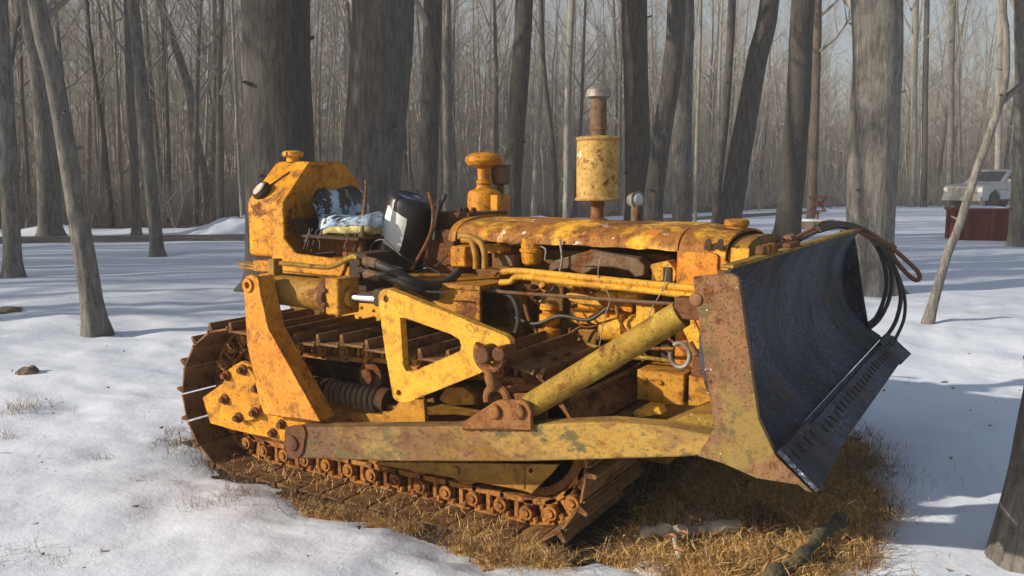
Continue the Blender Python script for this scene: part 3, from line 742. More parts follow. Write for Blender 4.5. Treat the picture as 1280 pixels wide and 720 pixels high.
b = MB(); b.box(1.74, 1.82, -.345, -.331, 1.0, 1.26); b.build('guard_side', M['yellow_light'], doz, .004)
b = MB(); b.lathe([(0, .05), (.02, .05), (.022, .058), (.045, .058), (.052, .045), (.054, .01)], (1.67, -.03, 1.318), (0, 0, 1), 20); b.build('radiator_cap', M['yellow_rust'], doz)
# muffler and stack
mx = .94
b = MB(); b.lathe([(1.30, .032), (1.375, .034), (1.40, .033), (1.445, .036)], (mx, 0, 0), (0, 0, 1), 20); b.lathe([(1.30, .055), (1.352, .052), (1.36, .03)], (mx, 0, 0), (0, 0, 1), 20); b.build('exhaust_elbow', M['pipe_rust'], doz)
b = MB(); b.lathe([(1.443, .045), (1.447, .118), (1.453, .120), (1.46, .111), (1.47, .107), (1.60, .1085), (1.745, .107), (1.752, .113), (1.762, .113), (1.768, .10), (1.772, .045)], (mx, 0, 0), (0, 0, 1), 40); b.build('muffler', M['muffler'], doz, smooth=40)
b = MB(); b.lathe([(1.77, .04), (1.80, .041), (1.80, .046), (1.825, .046), (1.825, .041), (1.97, .041)], (mx, 0, 0), (0, 0, 1), 22); b.build('exhaust_stack', M['manifold'], doz)
b = MB(); b.lathe([(1.955, .045), (1.965, .062), (2.00, .060), (2.015, .04), (2.02, .01)], (mx, 0, 0), (0, 0, 1), 22); b.build('stack_cap', M['bare_steel'], doz); bpy.data.objects['stack_cap']['label'] = 'pale can turned over the top of the stack'
# far headlight on its stalk
h0 = Vector((.945, .50, 1.25)); b = MB(); b.cyl(h0, h0+Vector((0, 0, .16)), .03, 12); b.build('headlight_stalk', M['manifold'], doz)
b = MB(); b.lathe([(-.06, .02), (-.045, .035), (0, .046), (.012, .050), (.015, .042)], h0+Vector((0, 0, .19)), (.9, -.44, .05), 22); hl = b.build('headlight', M['bare_steel'], doz)
b = MB(); b.lathe([(.010, .043), (.02, .03), (.024, .01)], h0+Vector((0, 0, .19)), (.9, -.44, .05), 22); b.build('lens', M['paper'], hl)

# engine
b = MB(); b.box(.32, 1.42, -.20, .22, .60, 1.08); b.box(.40, 1.40, -.16, .18, 1.08, 1.20)
for k in range(6):
    x_ = .42+k*.165; b.box(x_, x_+.12, -.235, -.20, .86, 1.02)
b.box(.34, 1.42, -.25, -.20, .60, .68); b.box(1.36, 1.40, -.30, .30, .66, 1.16)
b.build('engine_block', M['engine'], doz, .008)
man = xz([(689, 340), (690, 331), (697, 325), (738, 313), (742, 311), (770, 317), (800, 322), (809, 332), (808, 344), (797, 346), (790, 338), (770, 334), (755, 333), (744, 336), (735, 342), (724, 340), (714, 335), (700, 336)], -.30)
b = MB(); b.prism(man, -.33, -.22); b.build('exhaust_manifold', M['manifold'], doz, .022)
c0 = PY(665, 310, -.30); b = MB(); b.lathe([(-.085, .035), (-.075, .048), (-.02, .056), (-.018, .062), (-.005, .062), (.0, .054), (.05, .054)], (c0.x, -.30, c0.z), (0, 0, 1), 24); b.build('filter_bowl', M['yellow'], doz)
b = MB(); b.tube(smooth_path([PY(676, 308, -.35), PY(682, 312, -.36), PY(681, 325, -.36)], 4), .004, 6); b.build('bowl_clip', M['bare_steel'], doz)
# two long pipes and the thin rod
b = MB()
b.tube(smooth_path([PY(627, 340, -.50), PY(650, 339, -.50), PY(720, 346, -.49), PY(800, 354, -.48), PY(872, 361, -.47)], 5), .0165, 12); b.build('long_pipe', M['yellow_light'], doz)
b = MB(); b.tube(smooth_path([PY(625, 353, -.52), PY(638, 352, -.52), PY(652, 346, -.51), PY(720, 354, -.50), PY(800, 362, -.49), PY(872, 371, -.48)], 5), .0155, 12); b.build('long_pipe', M['yellow_light'], doz)
b = MB(); b.tube([PY(600, 363, -.50), PY(855, 381, -.50)], .0085, 8); b.build('throttle_rod', M['manifold'], doz)
for k, (dx, dz) in enumerate(((0, 0), (-11, 5))):
    b = MB(); b.tube(smooth_path([PY(576+k*2, 295+dz, -.42), PY(588, 296+dz, -.43), PY(601+dx*.8, 304+dz, -.45), PY(606+dx, 318+dz, -.46), PY(606+dx, 336, -.46)], 6), .0165, 12); b.build('coolant_pipe', M['olive'], doz)
q = PY(580, 318, -.40); b = MB(); b.box(q.x-.045, q.x+.05, -.46, -.34, q.z-.06, q.z+.045); b.build('filter_housing', M['yellow'], doz, .01)
q = PY(613, 310, -.3); b = MB(); b.prism(xz([(603, 305), (625, 304), (632, 311), (630, 316), (604, 316)], -.33), -.36, -.26); b.build('rocker_end', M['yellow'], doz, .006)
# stacked filters
q0 = PY(687, 376, -.38); 
b = MB(); b.lathe([(0, .03), (-.015, .045), (-.04, .05), (-.045, .035), (-.06, .035), (-.065, .05), (-.11, .052), (-.115, .04), (-.13, .04), (-.135, .056), (-.20, .058), (-.21, .045)], (q0.x, -.38, q0.z), (0, 0, 1), 22); b.build('fuel_filter', M['yellow'], doz)
# starter / pump body, block and plates
p0 = PY(752, 412, -.36); p1 = PY(835, 408, -.36); b = MB(); b.lathe([(0, .04), (.01, .055), (.12, .06), (.125, .045), (.15, .045), (.155, .062), ((p1-p0).length, .062)], p0, p1-p0, 24); b.build('starter_motor', M['yellow_light'], doz)
q = PY(814, 394, -.40); b = MB(); b.box(q.x-.045, q.x+.045, -.47, -.36, q.z-.05, q.z+.05); b.box(q.x-.05, q.x+.05, -.475, -.355, q.z+.05, q.z+.058); b.build('relay_box', M['yellow_light'], doz, .004)
b = MB(); b.prism(xz([(712, 366), (722, 364), (748, 371), (760, 384), (738, 382), (716, 374)], -.36), -.40, -.36)
b.prism(xz([(745, 365), (800, 367), (800, 376), (752, 372)], -.34), -.38, -.30); b.build('gasket_bracket', M['yellow_light'], doz, .003)
b = MB(); b.box(.62, .70, -.36, -.24, .74, .98); b.lathe([(0, .03), (.02, .035), (.05, .03)], (.66, -.36, .93), (0, -1, 0), 14); b.build('governor_housing', M['engine'], doz, .01)
b = MB(); b.box(1.0, 1.20, -.34, -.24, .70, .84); b.box(1.20, 1.34, -.38, -.24, .72, .80)
b.build('pump_housing', M['engine'], doz, .01)
b = MB()
rnd = random.Random(5)
for k in range(10):
    x0 = rnd.uniform(.75, 1.4); z0 = rnd.uniform(.75, 1.02); pts = [(x0, -.36, z0)]
    for j in range(3): pts.append((pts[-1][0]+rnd.uniform(-.07, .12), -.36-rnd.uniform(.01, .09), pts[-1][2]+rnd.uniform(-.09, .05)))
    b.tube(smooth_path(pts, 5), rnd.choice([.004, .006]), 6)
b.build('fuel_lines', M['pipe_rust'], doz)
b = MB(); b.tube([PY(862, 428, -.62), PY(886, 470, -.62)], .014, 10); b.build('guard_rod', M['pipe_rust'], doz)
ring = [(PY(850, 444, -.60)+Vector((.043*math.cos(R(a)), 0, .052*math.sin(R(a))))) for a in range(130, 131-330, -20)]
b = MB(); b.tube(ring, .010, 10); b.build('tow_hook', M['bare_steel'], doz)
q = PY(840, 484, -.50); b = MB(); b.box(q.x-.14, q.x+.075, -.56, -.36, q.z-.06, q.z+.075); b.box(q.x+.085, q.x+.20, -.54, -.36, q.z-.06, q.z+.07)
for dx in (-.10, -.03): 
    for dz in (-.03, .03): b.bolt((q.x+dx, -.56, q.z+dz), (0, -1, 0), .013, .012)
b.build('front_mount', M['yellow_rust'], doz, .005)
b = MB(); b.prism(xz([(700, 522), (735, 490), (741, 494), (738, 502), (745, 505), (735, 512)], -.66), -.68, -.66); b.build('stray_plate', M['yellow_light'], doz, .003); b = MB(); b.prism(xz([(795, 512), (812, 503), (828, 506), (832, 515), (800, 520)], -.62), -.66, -.60)
b.build('stray_plate', M['yellow_light'], doz, .003)
for k in range(4):
    x_ = .78+k*.17; b = MB(); b.lathe([(0, .03), (.012, .034), (.05, .026), (.055, .018), (.09, .018)], (x_, -.21, 1.0), (0, -.9, .35), 14); b.build('injector', M['yellow'], doz)
b = MB(); b.box(.95, 1.30, -.33, -.25, .86, .93); b.box(.98, 1.27, -.30, -.26, .93, 1.0); b.build('injection_pump', M['yellow'], doz, .008)
for k in range(4):
    b = MB(); b.tube(smooth_path([(1.0+k*.08, -.28, 1.0), (1.0+k*.08, -.30, 1.03), (.92+k*.1, -.28, 1.06), (.85+k*.14, -.22, 1.05)], 5), .006, 6); b.build('injector_line', M['yellow_rust'], doz)
b = MB(); b.lathe([(-.02, .02), (-.018, .10), (.018, .10), (.02, .02)], (1.46, 0, .92), (1, 0, 0), 26); b.lathe([(-.02, .02), (-.016, .07), (.016, .07), (.02, .02)], (1.46, -.22, .98), (1, 0, 0), 22); b.build('belt_pulley', M['iron'], doz)
b = MB(); b.tube(smooth_path([(1.50, -.26, 1.10), (1.42, -.28, 1.08), (1.36, -.28, 1.0), (1.36, -.26, .9)], 6), .028, 12); b.build('radiator_hose', M['hose_black'], doz)
b = MB(); b.box(.45, .60, -.30, -.21, .62, .80); b.build('sump_cover', M['yellow_rust'], doz, .012); b = MB(); b.box(.72, .92, -.29, -.21, .60, .70); b.build('sump_cover', M['yellow_rust'], doz, .012)
b = MB(); b.box(1.43, 1.47, -.34, .34, .62, 1.16); b.build('radiator_core', M['iron'], doz, .004)
b = MB(); b.prism(xz([(845, 388), (862, 384), (880, 420), (886, 470), (868, 440)], -.50), -.52, -.50); b.build('shell_brace', M['yellow_light'], doz, .004)
for (pts, y_, r_, mt) in (((((640, 395), (668, 405), (700, 395), (735, 400), (760, 385))), -.44, .009, 'hose_black'), (((655, 372), (662, 400), (690, 440), (720, 450)), -.42, .010, 'pipe_rust'),
        (((770, 378), (775, 402), (800, 432), (842, 436)), -.45, .008, 'olive'), (((735, 430), (780, 445), (815, 448), (842, 452)), -.50, .009, 'brace'),
        (((612, 360), (640, 372), (648, 400), (640, 430)), -.48, .012, 'hose_black'), (((700, 300), (702, 330), (690, 362), (672, 380)), -.36, .006, 'bare_steel'),
        (((752, 315), (748, 345), (762, 372), (755, 400), (748, 440)), -.50, .0025, 'bare_steel'), (((835, 330), (828, 362), (812, 392), (806, 428)), -.50, .0025, 'bare_steel')):
    b = MB(); b.tube(smooth_path([PY(u, v, y_) for u, v in pts], 6), r_, 8); b.build('engine_pipe', M[mt], doz)
b = MB(); b.prism(rounded(xz([(755, 402), (800, 396), (806, 412), (790, 428), (752, 430)], -.30), .02), -.34, -.22); b.build('timing_cover', M['yellow_light'], doz, .008)
b = MB(); b.prism(rounded(xz([(815, 330), (838, 325), (848, 338), (846, 352), (822, 350)], -.30), .015), -.33, -.24); b.build('thermostat_housing', M['yellow_light'], doz, .008)
b = MB(); b.prism(xz([(630, 318), (650, 318), (650, 332), (628, 332)], -.28), -.34, -.24); b.build('rocker_bracket', M['manifold'], doz, .006)
# weld beads
b = MB(); rw_ = random.Random(8)
for (pa, pb, y_) in (((334, 517), (402, 526), -1.125), ((579, 536), (663, 537), -1.176)):
    p_ = PY(*pa, y_); q_ = PY(*pb, y_); n_b = 22; b.tube([p_.lerp(q_, i/n_b)+Vector((0, 0, .002*math.sin(i*2.1))) for i in range(n_b+1)], [.006+.0018*(i % 2) for i in range(n_b+1)], 6); b.build('weld_bead', M['rust'], doz); b = MB()
# front cross frame toward the blade, pivots
b = MB(); b.box(1.42, 1.60, -.45, .45, .50, .64); b.box(1.60, 1.84, -.30, -.20, .56, .68); b.box(1.60, 1.84, .20, .30, .56, .68); b.build('front_crossmember', M['olive'], doz, .01)
b = MB(); p_ = xz([(820, 533), (870, 512), (905, 512), (905, 532)], -.95); b.prism(p_, -1.02, -.80); b.build('arm_gusset', M['brace'], doz, .008); b = MB(); b.prism(p_, .80, 1.02); b.build('arm_gusset', M['brace'], doz, .008)
b = MB(); b.box(.20, .32, -.66, .66, .46, .56); b.build('cross_beam', M['rust'], doz, .006); b = MB(); b.box(-.77, -.67, -.66, .66, .37, .50); b.build('cross_beam', M['rust'], doz, .006)

# =================================================================== things on the machine
def thing_mesh(mb, name, mat, label, cat, group=None, origin=None, **k):
    o = mb.build(name, mat, None, origin=origin, **k); return tag(o, label, cat, group)
# inverted black bucket with paper label
bt = PY(515, 250, -.25); bb = PY(497, 325, -.25)
bax = (bt-bb).normalized()
bk = empty('bucket', tuple(bb), 'black plastic bucket turned upside down beside the seat with a white paper label', 'bucket')
def bprof(L): return [(-.045, .148), (-.04, .156), (-.022, .156), (-.02, .146), (.0, .145), (.004, .151), (.012, .151), (.015, .145), (.04, .144), (.043, .148), (.05, .148), (.053, .143), (L-.03, .133), (L-.008, .125), (L, .112), (L+.002, .100), (L-.004, .096), (L-.004, .01)]
b = MB(); L_ = (bt-bb).length+.02; b.lathe(bprof(L_), bb, bax, 44); b.build('bucket_body', M['black_plastic'], bk, smooth=40)
b = MB(); u_ = bax.orthogonal().normalized()
# label patch: a thin curved sheet round the wall, facing the camera's left
ww = Vector((.12, -1.0, 0)); ww = (ww-bax*ww.dot(bax)).normalized(); vv = bax.cross(ww)
vs = []; fs = []; na, nh = 12, 6
for i in range(nh+1):
    h = .10+.19*i/nh
    r0 = .1435+(.133-.1435)*(h-.053)/(L_-.083)+.002
    for j in range(na+1):
        a = R(-30+60*j/na+(3 if i in (0, nh) else 0)*math.sin(j)); vs.append(bb+bax*(h+.002*math.sin(j*1.3)-.035*(j/na-.5))+(ww*math.cos(a)+vv*math.sin(a))*r0)
for i in range(nh):
    for j in range(na): a = i*(na+1)+j; fs.append((a, a+1, a+na+2, a+na+1))
b.add(vs, fs); b.build('paper_label', M['paper'], bk)
b = MB()
for k in range(3): b.tube([bt+bax*.017+(u_*math.cos(a)+bax.cross(u_)*math.sin(a))*(.035+k*.016) for a in [2*PI*i/20+.4*k for i in range(12+2*k)]], .0022, 5)
b.build('bucket_print', M['ink'], bk)
b = MB(); b.tube(smooth_path([bb+vv*.155, bb+vv*.12+ww*.12-bax*.03, bb+ww*.165-bax*.055, bb-vv*.13+ww*.1-bax*.03, bb-vv*.155], 6), .004, 6); b.build('bucket_handle', M['bare_steel'], bk)

# wire rope and hoses over the blade
def PYp(pts, y): return [PY(u, v, y) for u, v in pts]
def mixpath(l): return [PY(u, v, y) for u, v, y in l]
rp = MB()
rp.tube(smooth_path(mixpath([(968, 310, -.10), (985, 304, .15), (1000, 297, .45), (1015, 289, .75), (1035, 282, 1.05), (1062, 283, 1.3), (1085, 291, 1.42), (1105, 303, 1.5), (1122, 316, 1.55), (1138, 330, 1.58), (1150, 342, 1.6), (1153, 350, 1.6), (1148, 353, 1.6), (1138, 346, 1.6), (1124, 330, 1.58), (1117, 318, 1.56)]), 6), .0135, 8)
rp.tube(smooth_path(mixpath([(1002, 300, .42), (1018, 292, .72), (1037, 286, 1.04), (1064, 288, 1.31), (1086, 296, 1.43), (1106, 307, 1.51), (1120, 317, 1.56)]), 6), .0125, 8)
rp.lathe([(-.02, .016), (-.018, .024), (.018, .024), (.02, .016)], PY(1118, 312, 1.55), (.6, .3, -.6), 10)
rp.lathe([(-.03, .014), (-.025, .026), (.025, .026), (.03, .014)], PY(990, 299, .25), (.2, .9, .1), 8)
rp.v = [(x-.012, y-.03*(y > 1.1), z+.016*(y > .9)) for x, y, z in rp.v]
thing_mesh(rp, 'wire_rope', M['rope'], 'rusty brown wire rope with an eye loop lying over the blade top', 'wire rope')
hs = MB()
hoses = [[(1022, 286, .80), (1045, 280, 1.1), (1072, 286, 1.36), (1095, 302, 1.45), (1110, 326, 1.46), (1115, 352, 1.44), (1110, 378, 1.38), (1099, 399, 1.31), (1086, 411, 1.24)],
         [(1024, 289, .80), (1048, 283, 1.1), (1075, 290, 1.38), (1094, 306, 1.46), (1105, 330, 1.47), (1108, 356, 1.45), (1103, 380, 1.39), (1094, 398, 1.31), (1084, 406, 1.24)],
         [(1030, 283, .95), (1060, 280, 1.25), (1088, 292, 1.42), (1108, 314, 1.5), (1121, 345, 1.54), (1126, 372, 1.52), (1121, 398, 1.45), (1112, 415, 1.38), (1102, 425, 1.31)],
         [(1034, 285, .98), (1066, 283, 1.28), (1094, 297, 1.45), (1112, 322, 1.53), (1125, 350, 1.58), (1131, 374, 1.58), (1130, 398, 1.53), (1122, 418, 1.45), (1113, 433, 1.36)]]
for h in hoses: hs.tube(smooth_path(mixpath(h), 6), .0125 if h is not hoses[3] else .010, 8)
thing_mesh(hs, 'hose', M['hose_black'], 'coil of black hoses hanging off the far corner of the blade', 'hose')

# =================================================================== terrain
SEGS = []
PATCH_UV = [(232, 560), (262, 588), (300, 603), (352, 622), (400, 650), (470, 662), (540, 678), (590, 694), (660, 706), (720, 712), (790, 716), (840, 728), (900, 750), (1000, 740), (1045, 716), (1072, 672), (1098, 630), (1100, 598), (1080, 575), (1060, 545)]
PATCH = [tuple(PZ(u, v-(13 if u < 600 else 5), .03).xy) for u, v in PATCH_UV]+[(2.2, 1.15), (1.7, 1.4), (.5, 1.2), (-1.2, 1.05), (-1.36, 0), (-1.36, -.6)]
PA = np.array(PATCH)
def patch_sd(X, Yy):
    """signed distance to the thawed patch (negative inside), vectorised"""
    d = np.full(X.shape, 1e9); ins = np.zeros(X.shape, bool); n = len(PA)
    for i in range(n):
        a = PA[i]; b_ = PA[(i+1) % n]; e = b_-a
        wx = X-a[0]; wy = Yy-a[1]; t = np.clip((wx*e[0]+wy*e[1])/(e@e), 0, 1)
        d = np.minimum(d, np.hypot(wx-t*e[0], wy-t*e[1]))
        c = ((a[1] > Yy) != (b_[1] > Yy)) & (X < (b_[0]-a[0])*(Yy-a[1])/(b_[1]-a[1]+1e-12)+a[0]); ins ^= c
    return np.where(ins, -d, d)
def patch_eff(x, y):
    s_ = float(patch_sd(np.array([x]), np.array([y]))[0])
    return s_+(.13*fbm(x, y, 2.4, 7, 4)+.07*fbm(x, y, 8, 3, 4) if abs(s_) < .7 else 0)
# forest edge: distance in front of the camera as a function of sideways position
def edge_D(rr):     # rr = sideways metres at that depth; woods begin behind this depth
    return np.interp(rr, [-60, -16, -6, 0, 6, 12, 18, 60], [24, 24.5, 26, 30, 36, 42, 47, 60])
def terr(X, Yy):
    Rr = (X-CAM[0])*RV[0]+(Yy-CAM[1])*RV[1]; Dd = (X-CAM[0])*DV[0]+(Yy-CAM[1])*DV[1]
    e = edge_D(Rr); q = np.clip((Dd-e-6)/95, 0, 1); h = 11*q*q*(3-2*q)
    return h, Rr, Dd, e
def fbm(x, y, sc, seed, o=3): return noise.fractal(Vector((x*sc, y*sc, seed)), 1.0, 2.1, o)
def mound(x, y): return GZ*math.exp(-(math.hypot(x-.6, y)/4.2)**4)
def tz(x, y): return float(terr(np.array([x]), np.array([y]))[0][0])

def grid_axis(n, half, c, fine):
    t = np.linspace(-1, 1, n); k = math.asinh(half/fine)
    return c+np.sinh(t*k)*fine
def snow_sheet():
    n = 520
    gx = grid_axis(n, 220, 1.0, 2.6); gy = grid_axis(n, 220, -1.0, 2.6)
    gx = gx[(gx > -172) & (gx < 112)]; gy = gy[(gy > -49) & (gy < 197)]; nx_, ny_ = len(gx), len(gy)
    X, Yy = np.meshgrid(gx, gy, indexing='ij')
    h, Rr, Dd, e = terr(X, Yy); sd = patch_sd(X, Yy)
    nz = np.zeros(X.shape)
    for i in range(nx_):
        for j in range(ny_):
            x, y = X[i, j], Yy[i, j]; d_ = math.hypot(x-1, y)
            if d_ < 30:
                v = .045*fbm(x, y, .55, 3.1, 3)*min(1, 30/(d_+1)/3)
                if d_ < 9: v += .022*fbm(x, y, 2.6, 9.3, 4)+.008*fbm(x, y, 9, 5.3, 3)
                if d_ < 9: v += .10*fbm(x, y, 3.1, 21, 3)*0
            else: v = .05*noise.noise(Vector((x*.15, y*.15, 1)))
            nz[i, j] = v
    ed = np.zeros(X.shape); m = np.abs(sd) < .7
    for i, j in zip(*np.where(m)):
        x, y = X[i, j], Yy[i, j]; ed[i, j] = .13*fbm(x, y, 2.4, 7, 4)+.07*fbm(x, y, 8, 3, 4)
    s = np.clip((sd+ed)/.42, -1, 1)
    cover = np.where(s > 0, 1-(1-s)**2.2, s*1.2)
    Z = h+np.where(cover > 0, .062*cover+nz*np.clip(cover*1.2, 0, 1), .10*cover)
    Z += GZ*np.exp(-(np.hypot(X-.6, Yy)/4.2)**4)
    # gentle ridge of snow in the foreground left of the machine and a bank by the road
    for (cx_, cy_, a_, sx) in ((.35, -2.25, .05, .5), (-.9, -1.9, .06, .45), (-1.9, -2.2, .05, .6), (1.5, -2.3, .02, .4)):
        Z += a_*np.exp(-((X-cx_)**2+(Yy-cy_)**2)/(sx*sx))*np.clip(s, 0, 1)
    # ploughed bank beyond the road
    for (u_, v_, dp, w_) in ((17, 349, .05, .5), (121, 421, .05, .42), (198, 322, .05, .45), (1084, 368, .07, .75), (984, 300, .05, .6), (1158, 409, .03, .2), (1271, 309, .05, .5)):
        q_ = PZ(u_, v_); Z -= dp*np.exp(-((X-q_.x)**2+(Yy-q_.y)**2)/(w_*w_))
    bank = np.exp(-((Dd-(e-1.3))/.55)**2)*.16*(Rr < 2)
    Z += bank*(1+.8*np.sin(Rr*2.1)*np.sin(Rr*.7+1))
    fo = np.clip((Dd-e-1.5)/2.5, 0, 1); Z -= fo*.35
    vs = np.stack([X, Yy, Z], -1).reshape(-1, 3)
    I = np.arange(nx_*ny_).reshape(nx_, ny_)
    fs = np.stack([I[:-1, :-1], I[1:, :-1], I[1:, 1:], I[:-1, 1:]], -1).reshape(-1, 4)
    return vs, fs
def np_mesh(name, vs, fs, mat, smooth=True):
    me = bpy.data.meshes.new(name); fs = np.asarray(fs, dtype=np.int32); k = fs.shape[1]
    me.vertices.add(len(vs)); me.vertices.foreach_set('co', np.asarray(vs, dtype=np.float32).ravel())
    me.loops.add(fs.size); me.loops.foreach_set('vertex_index', fs.ravel())
    me.polygons.add(len(fs)); me.polygons.foreach_set('loop_start', np.arange(0, fs.size, k, dtype=np.int32))
    try: me.polygons.foreach_set('loop_total', np.full(len(fs), k, dtype=np.int32))
    except Exception: pass
    me.update(calc_edges=True)
    me.polygons.foreach_set('use_smooth', np.full(len(fs), smooth))
    me.materials.append(mat); me.validate()
    o = bpy.data.objects.new(name, me); col.objects.link(o); return o
def snow_mat():
    m, nt, b = new_mat('snow'); g = N(nt)
    c = g.mix(g.ramp(g.noise(.9, 6, .6), .35, .7), (.77, .84, .95), (.69, .77, .90))
    d_ = g.ramp(g.noise(2.3, 9, .75), .665, .72, 0, .55)
    c = g.mix(d_, c, (.34, .30, .25))
    c = g.mix(g.ramp(g.noise(42, 3, .6), .72, .74, 0, .75), c, (.22, .17, .12))
    g.link(c, b.inputs['Base Color']); b.inputs['Roughness'].default_value = .6
    b.inputs['Specular IOR Level'].default_value = .25
    n1 = g.bump(g.noise(3.5, 7, .6), .45, .035, b); g.bump(g.noise(70, 4, .65), .35, .004, b, n1); return m
M['snow'] = snow_mat()
vs, fs = snow_sheet(); tag(np_mesh('snow', vs, fs, M['snow']), kind='structure')
# soil under the thawed patch, its colour darkened for shade under the machine
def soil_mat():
    m, nt, b = new_mat('shade_dark_soil'); g = N(nt)
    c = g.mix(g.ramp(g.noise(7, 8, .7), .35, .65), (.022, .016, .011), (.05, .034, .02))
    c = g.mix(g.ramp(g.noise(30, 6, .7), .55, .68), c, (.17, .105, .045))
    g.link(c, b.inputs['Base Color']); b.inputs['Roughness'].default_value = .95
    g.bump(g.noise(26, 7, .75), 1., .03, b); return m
M['soil'] = soil_mat()
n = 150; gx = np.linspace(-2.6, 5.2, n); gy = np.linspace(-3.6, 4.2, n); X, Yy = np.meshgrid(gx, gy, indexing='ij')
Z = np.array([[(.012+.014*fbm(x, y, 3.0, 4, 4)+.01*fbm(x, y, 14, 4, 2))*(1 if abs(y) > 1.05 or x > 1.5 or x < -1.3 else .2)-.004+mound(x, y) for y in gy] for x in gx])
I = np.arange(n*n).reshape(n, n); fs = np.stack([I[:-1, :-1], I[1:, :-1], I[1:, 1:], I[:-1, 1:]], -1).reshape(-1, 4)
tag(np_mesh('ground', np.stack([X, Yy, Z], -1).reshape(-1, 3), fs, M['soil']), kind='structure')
# forest floor beyond the edge
def floor_mat():
    m, nt, b = new_mat('leaf_litter'); g = N(nt)
    c = g.mix(g.ramp(g.noise(.5, 8, .7), .38, .62), (.12, .09, .068), (.20, .155, .12))
    c = g.mix(g.ramp(g.noise(6, 6, .7), .5, .65, 0, .7), c, (.19, .15, .115))
    c = g.mix(g.ramp(g.noise(.22, 7, .7), .62, .66, 0, .8), c, (.62, .64, .68))
    g.link(c, b.inputs['Base Color']); b.inputs['Roughness'].default_value = 1
    g.bump(g.noise(3, 8, .8), 1., .15, b); return m
M['litter'] = floor_mat()
nr, nd = 130, 90; rr = np.linspace(-108, 112, nr); tt = np.linspace(0, 1, nd)**1.7*112
RR_, TT = np.meshgrid(rr, tt, indexing='ij'); E_ = edge_D(RR_); DD = E_+TT+.2
X = CAM[0]+RR_*RV[0]+DD*DV[0]; Yy = CAM[1]+RR_*RV[1]+DD*DV[1]; H = terr(X, Yy)[0]
jit = np.array([[.12*fbm(X[i, j], Yy[i, j], .4, 2, 3) for j in range(nd)] for i in range(nr)])
Z = H+.02+jit*np.clip(TT/3, 0, 1)-.12*np.clip(1-TT/1.2, 0, 1)+.06
I = np.arange(nr*nd).reshape(nr, nd); fs = np.stack([I[:-1, :-1], I[1:, :-1], I[1:, 1:], I[:-1, 1:]], -1).reshape(-1, 4)
tag(np_mesh('forest_floor', np.stack([X, Yy, Z], -1).reshape(-1, 3), fs, M['litter']), kind='structure')
# road: a strip across the view on the left
def road():
    m, nt, b = new_mat('wet_gravel_road'); g = N(nt)
    c = g.mix(g.ramp(g.noise(.8, 7, .7), .4, .6), (.10, .092, .085), (.16, .145, .13))
    c = g.mix(g.ramp(g.noise(2.2, 8, .7, g.coords((.3, .3, 1))), .6, .66, 0, .7), c, (.6, .62, .65))
    g.link(c, b.inputs['Base Color']); b.inputs['Roughness'].default_value = .75; g.bump(g.noise(30, 5, .7), .6, .02, b)
    ns = 120; rr = np.linspace(-105, 14, ns); vs = []
    for r_ in rr:
        cD = float(edge_D(np.array([r_]))[0])-3.9
        for k, w_ in enumerate((-1.5, -1.35, -.5, .5, 1.35, 1.5)):
            D_ = cD+w_*.75; x = CAM[0]+r_*RV[0]+D_*DV[0]; y = CAM[1]+r_*RV[1]+D_*DV[1]
            d_ = math.hypot(x-1, y)
            sn = (.045*fbm(x, y, .55, 3.1, 3)*min(1, 30/(d_+1)/3) if d_ < 30 else .05*noise.noise(Vector((x*.15, y*.15, 1))))
            vs.append((x, y, .062+sn+(.035 if 0 < k < 5 else -.05)))
    fs = [(i*6+j, (i+1)*6+j, (i+1)*6+j+1, i*6+j+1) for i in range(ns-1) for j in range(5)]
    tag(np_mesh('road', np.array(vs), np.array(fs), m), kind='structure')
road()
# heap of ploughed snow behind the road
def bank(u0, u1, D, hgt, name, label):
    nx, ny = 70, 26; vs = []
    p0 = PD(u0, 300, D); p1 = PD(u1, 300, D)
    for i in range(nx+1):
        for j in range(ny+1):
            s = i/nx; t = j/ny; q = p0.lerp(p1, s); x = q.x+DV[0]*(t-.5)*3.2; y = q.y+DV[1]*(t-.5)*3.2
            e = (max(0, math.sin(PI*s))**.8)*(.55+.45*math.sin(s*2.6+.2))*max(0, math.sin(PI*t))**1.1
            vs.append((x, y, .0+e*hgt*(1+.5*fbm(x, y, .9, 6, 4))+.03*fbm(x, y, 4, 6, 3)*min(1, e*8)+(e*.05)))
    k = ny+1; fs = [(i*k+j, (i+1)*k+j, (i+1)*k+j+1, i*k+j+1) for i in range(nx) for j in range(ny)]
    return tag(np_mesh(name, np.array(vs), np.array(fs), M['snow']), kind='structure')
bank(215, 470, 24.4, .62, 'snow_bank', '')

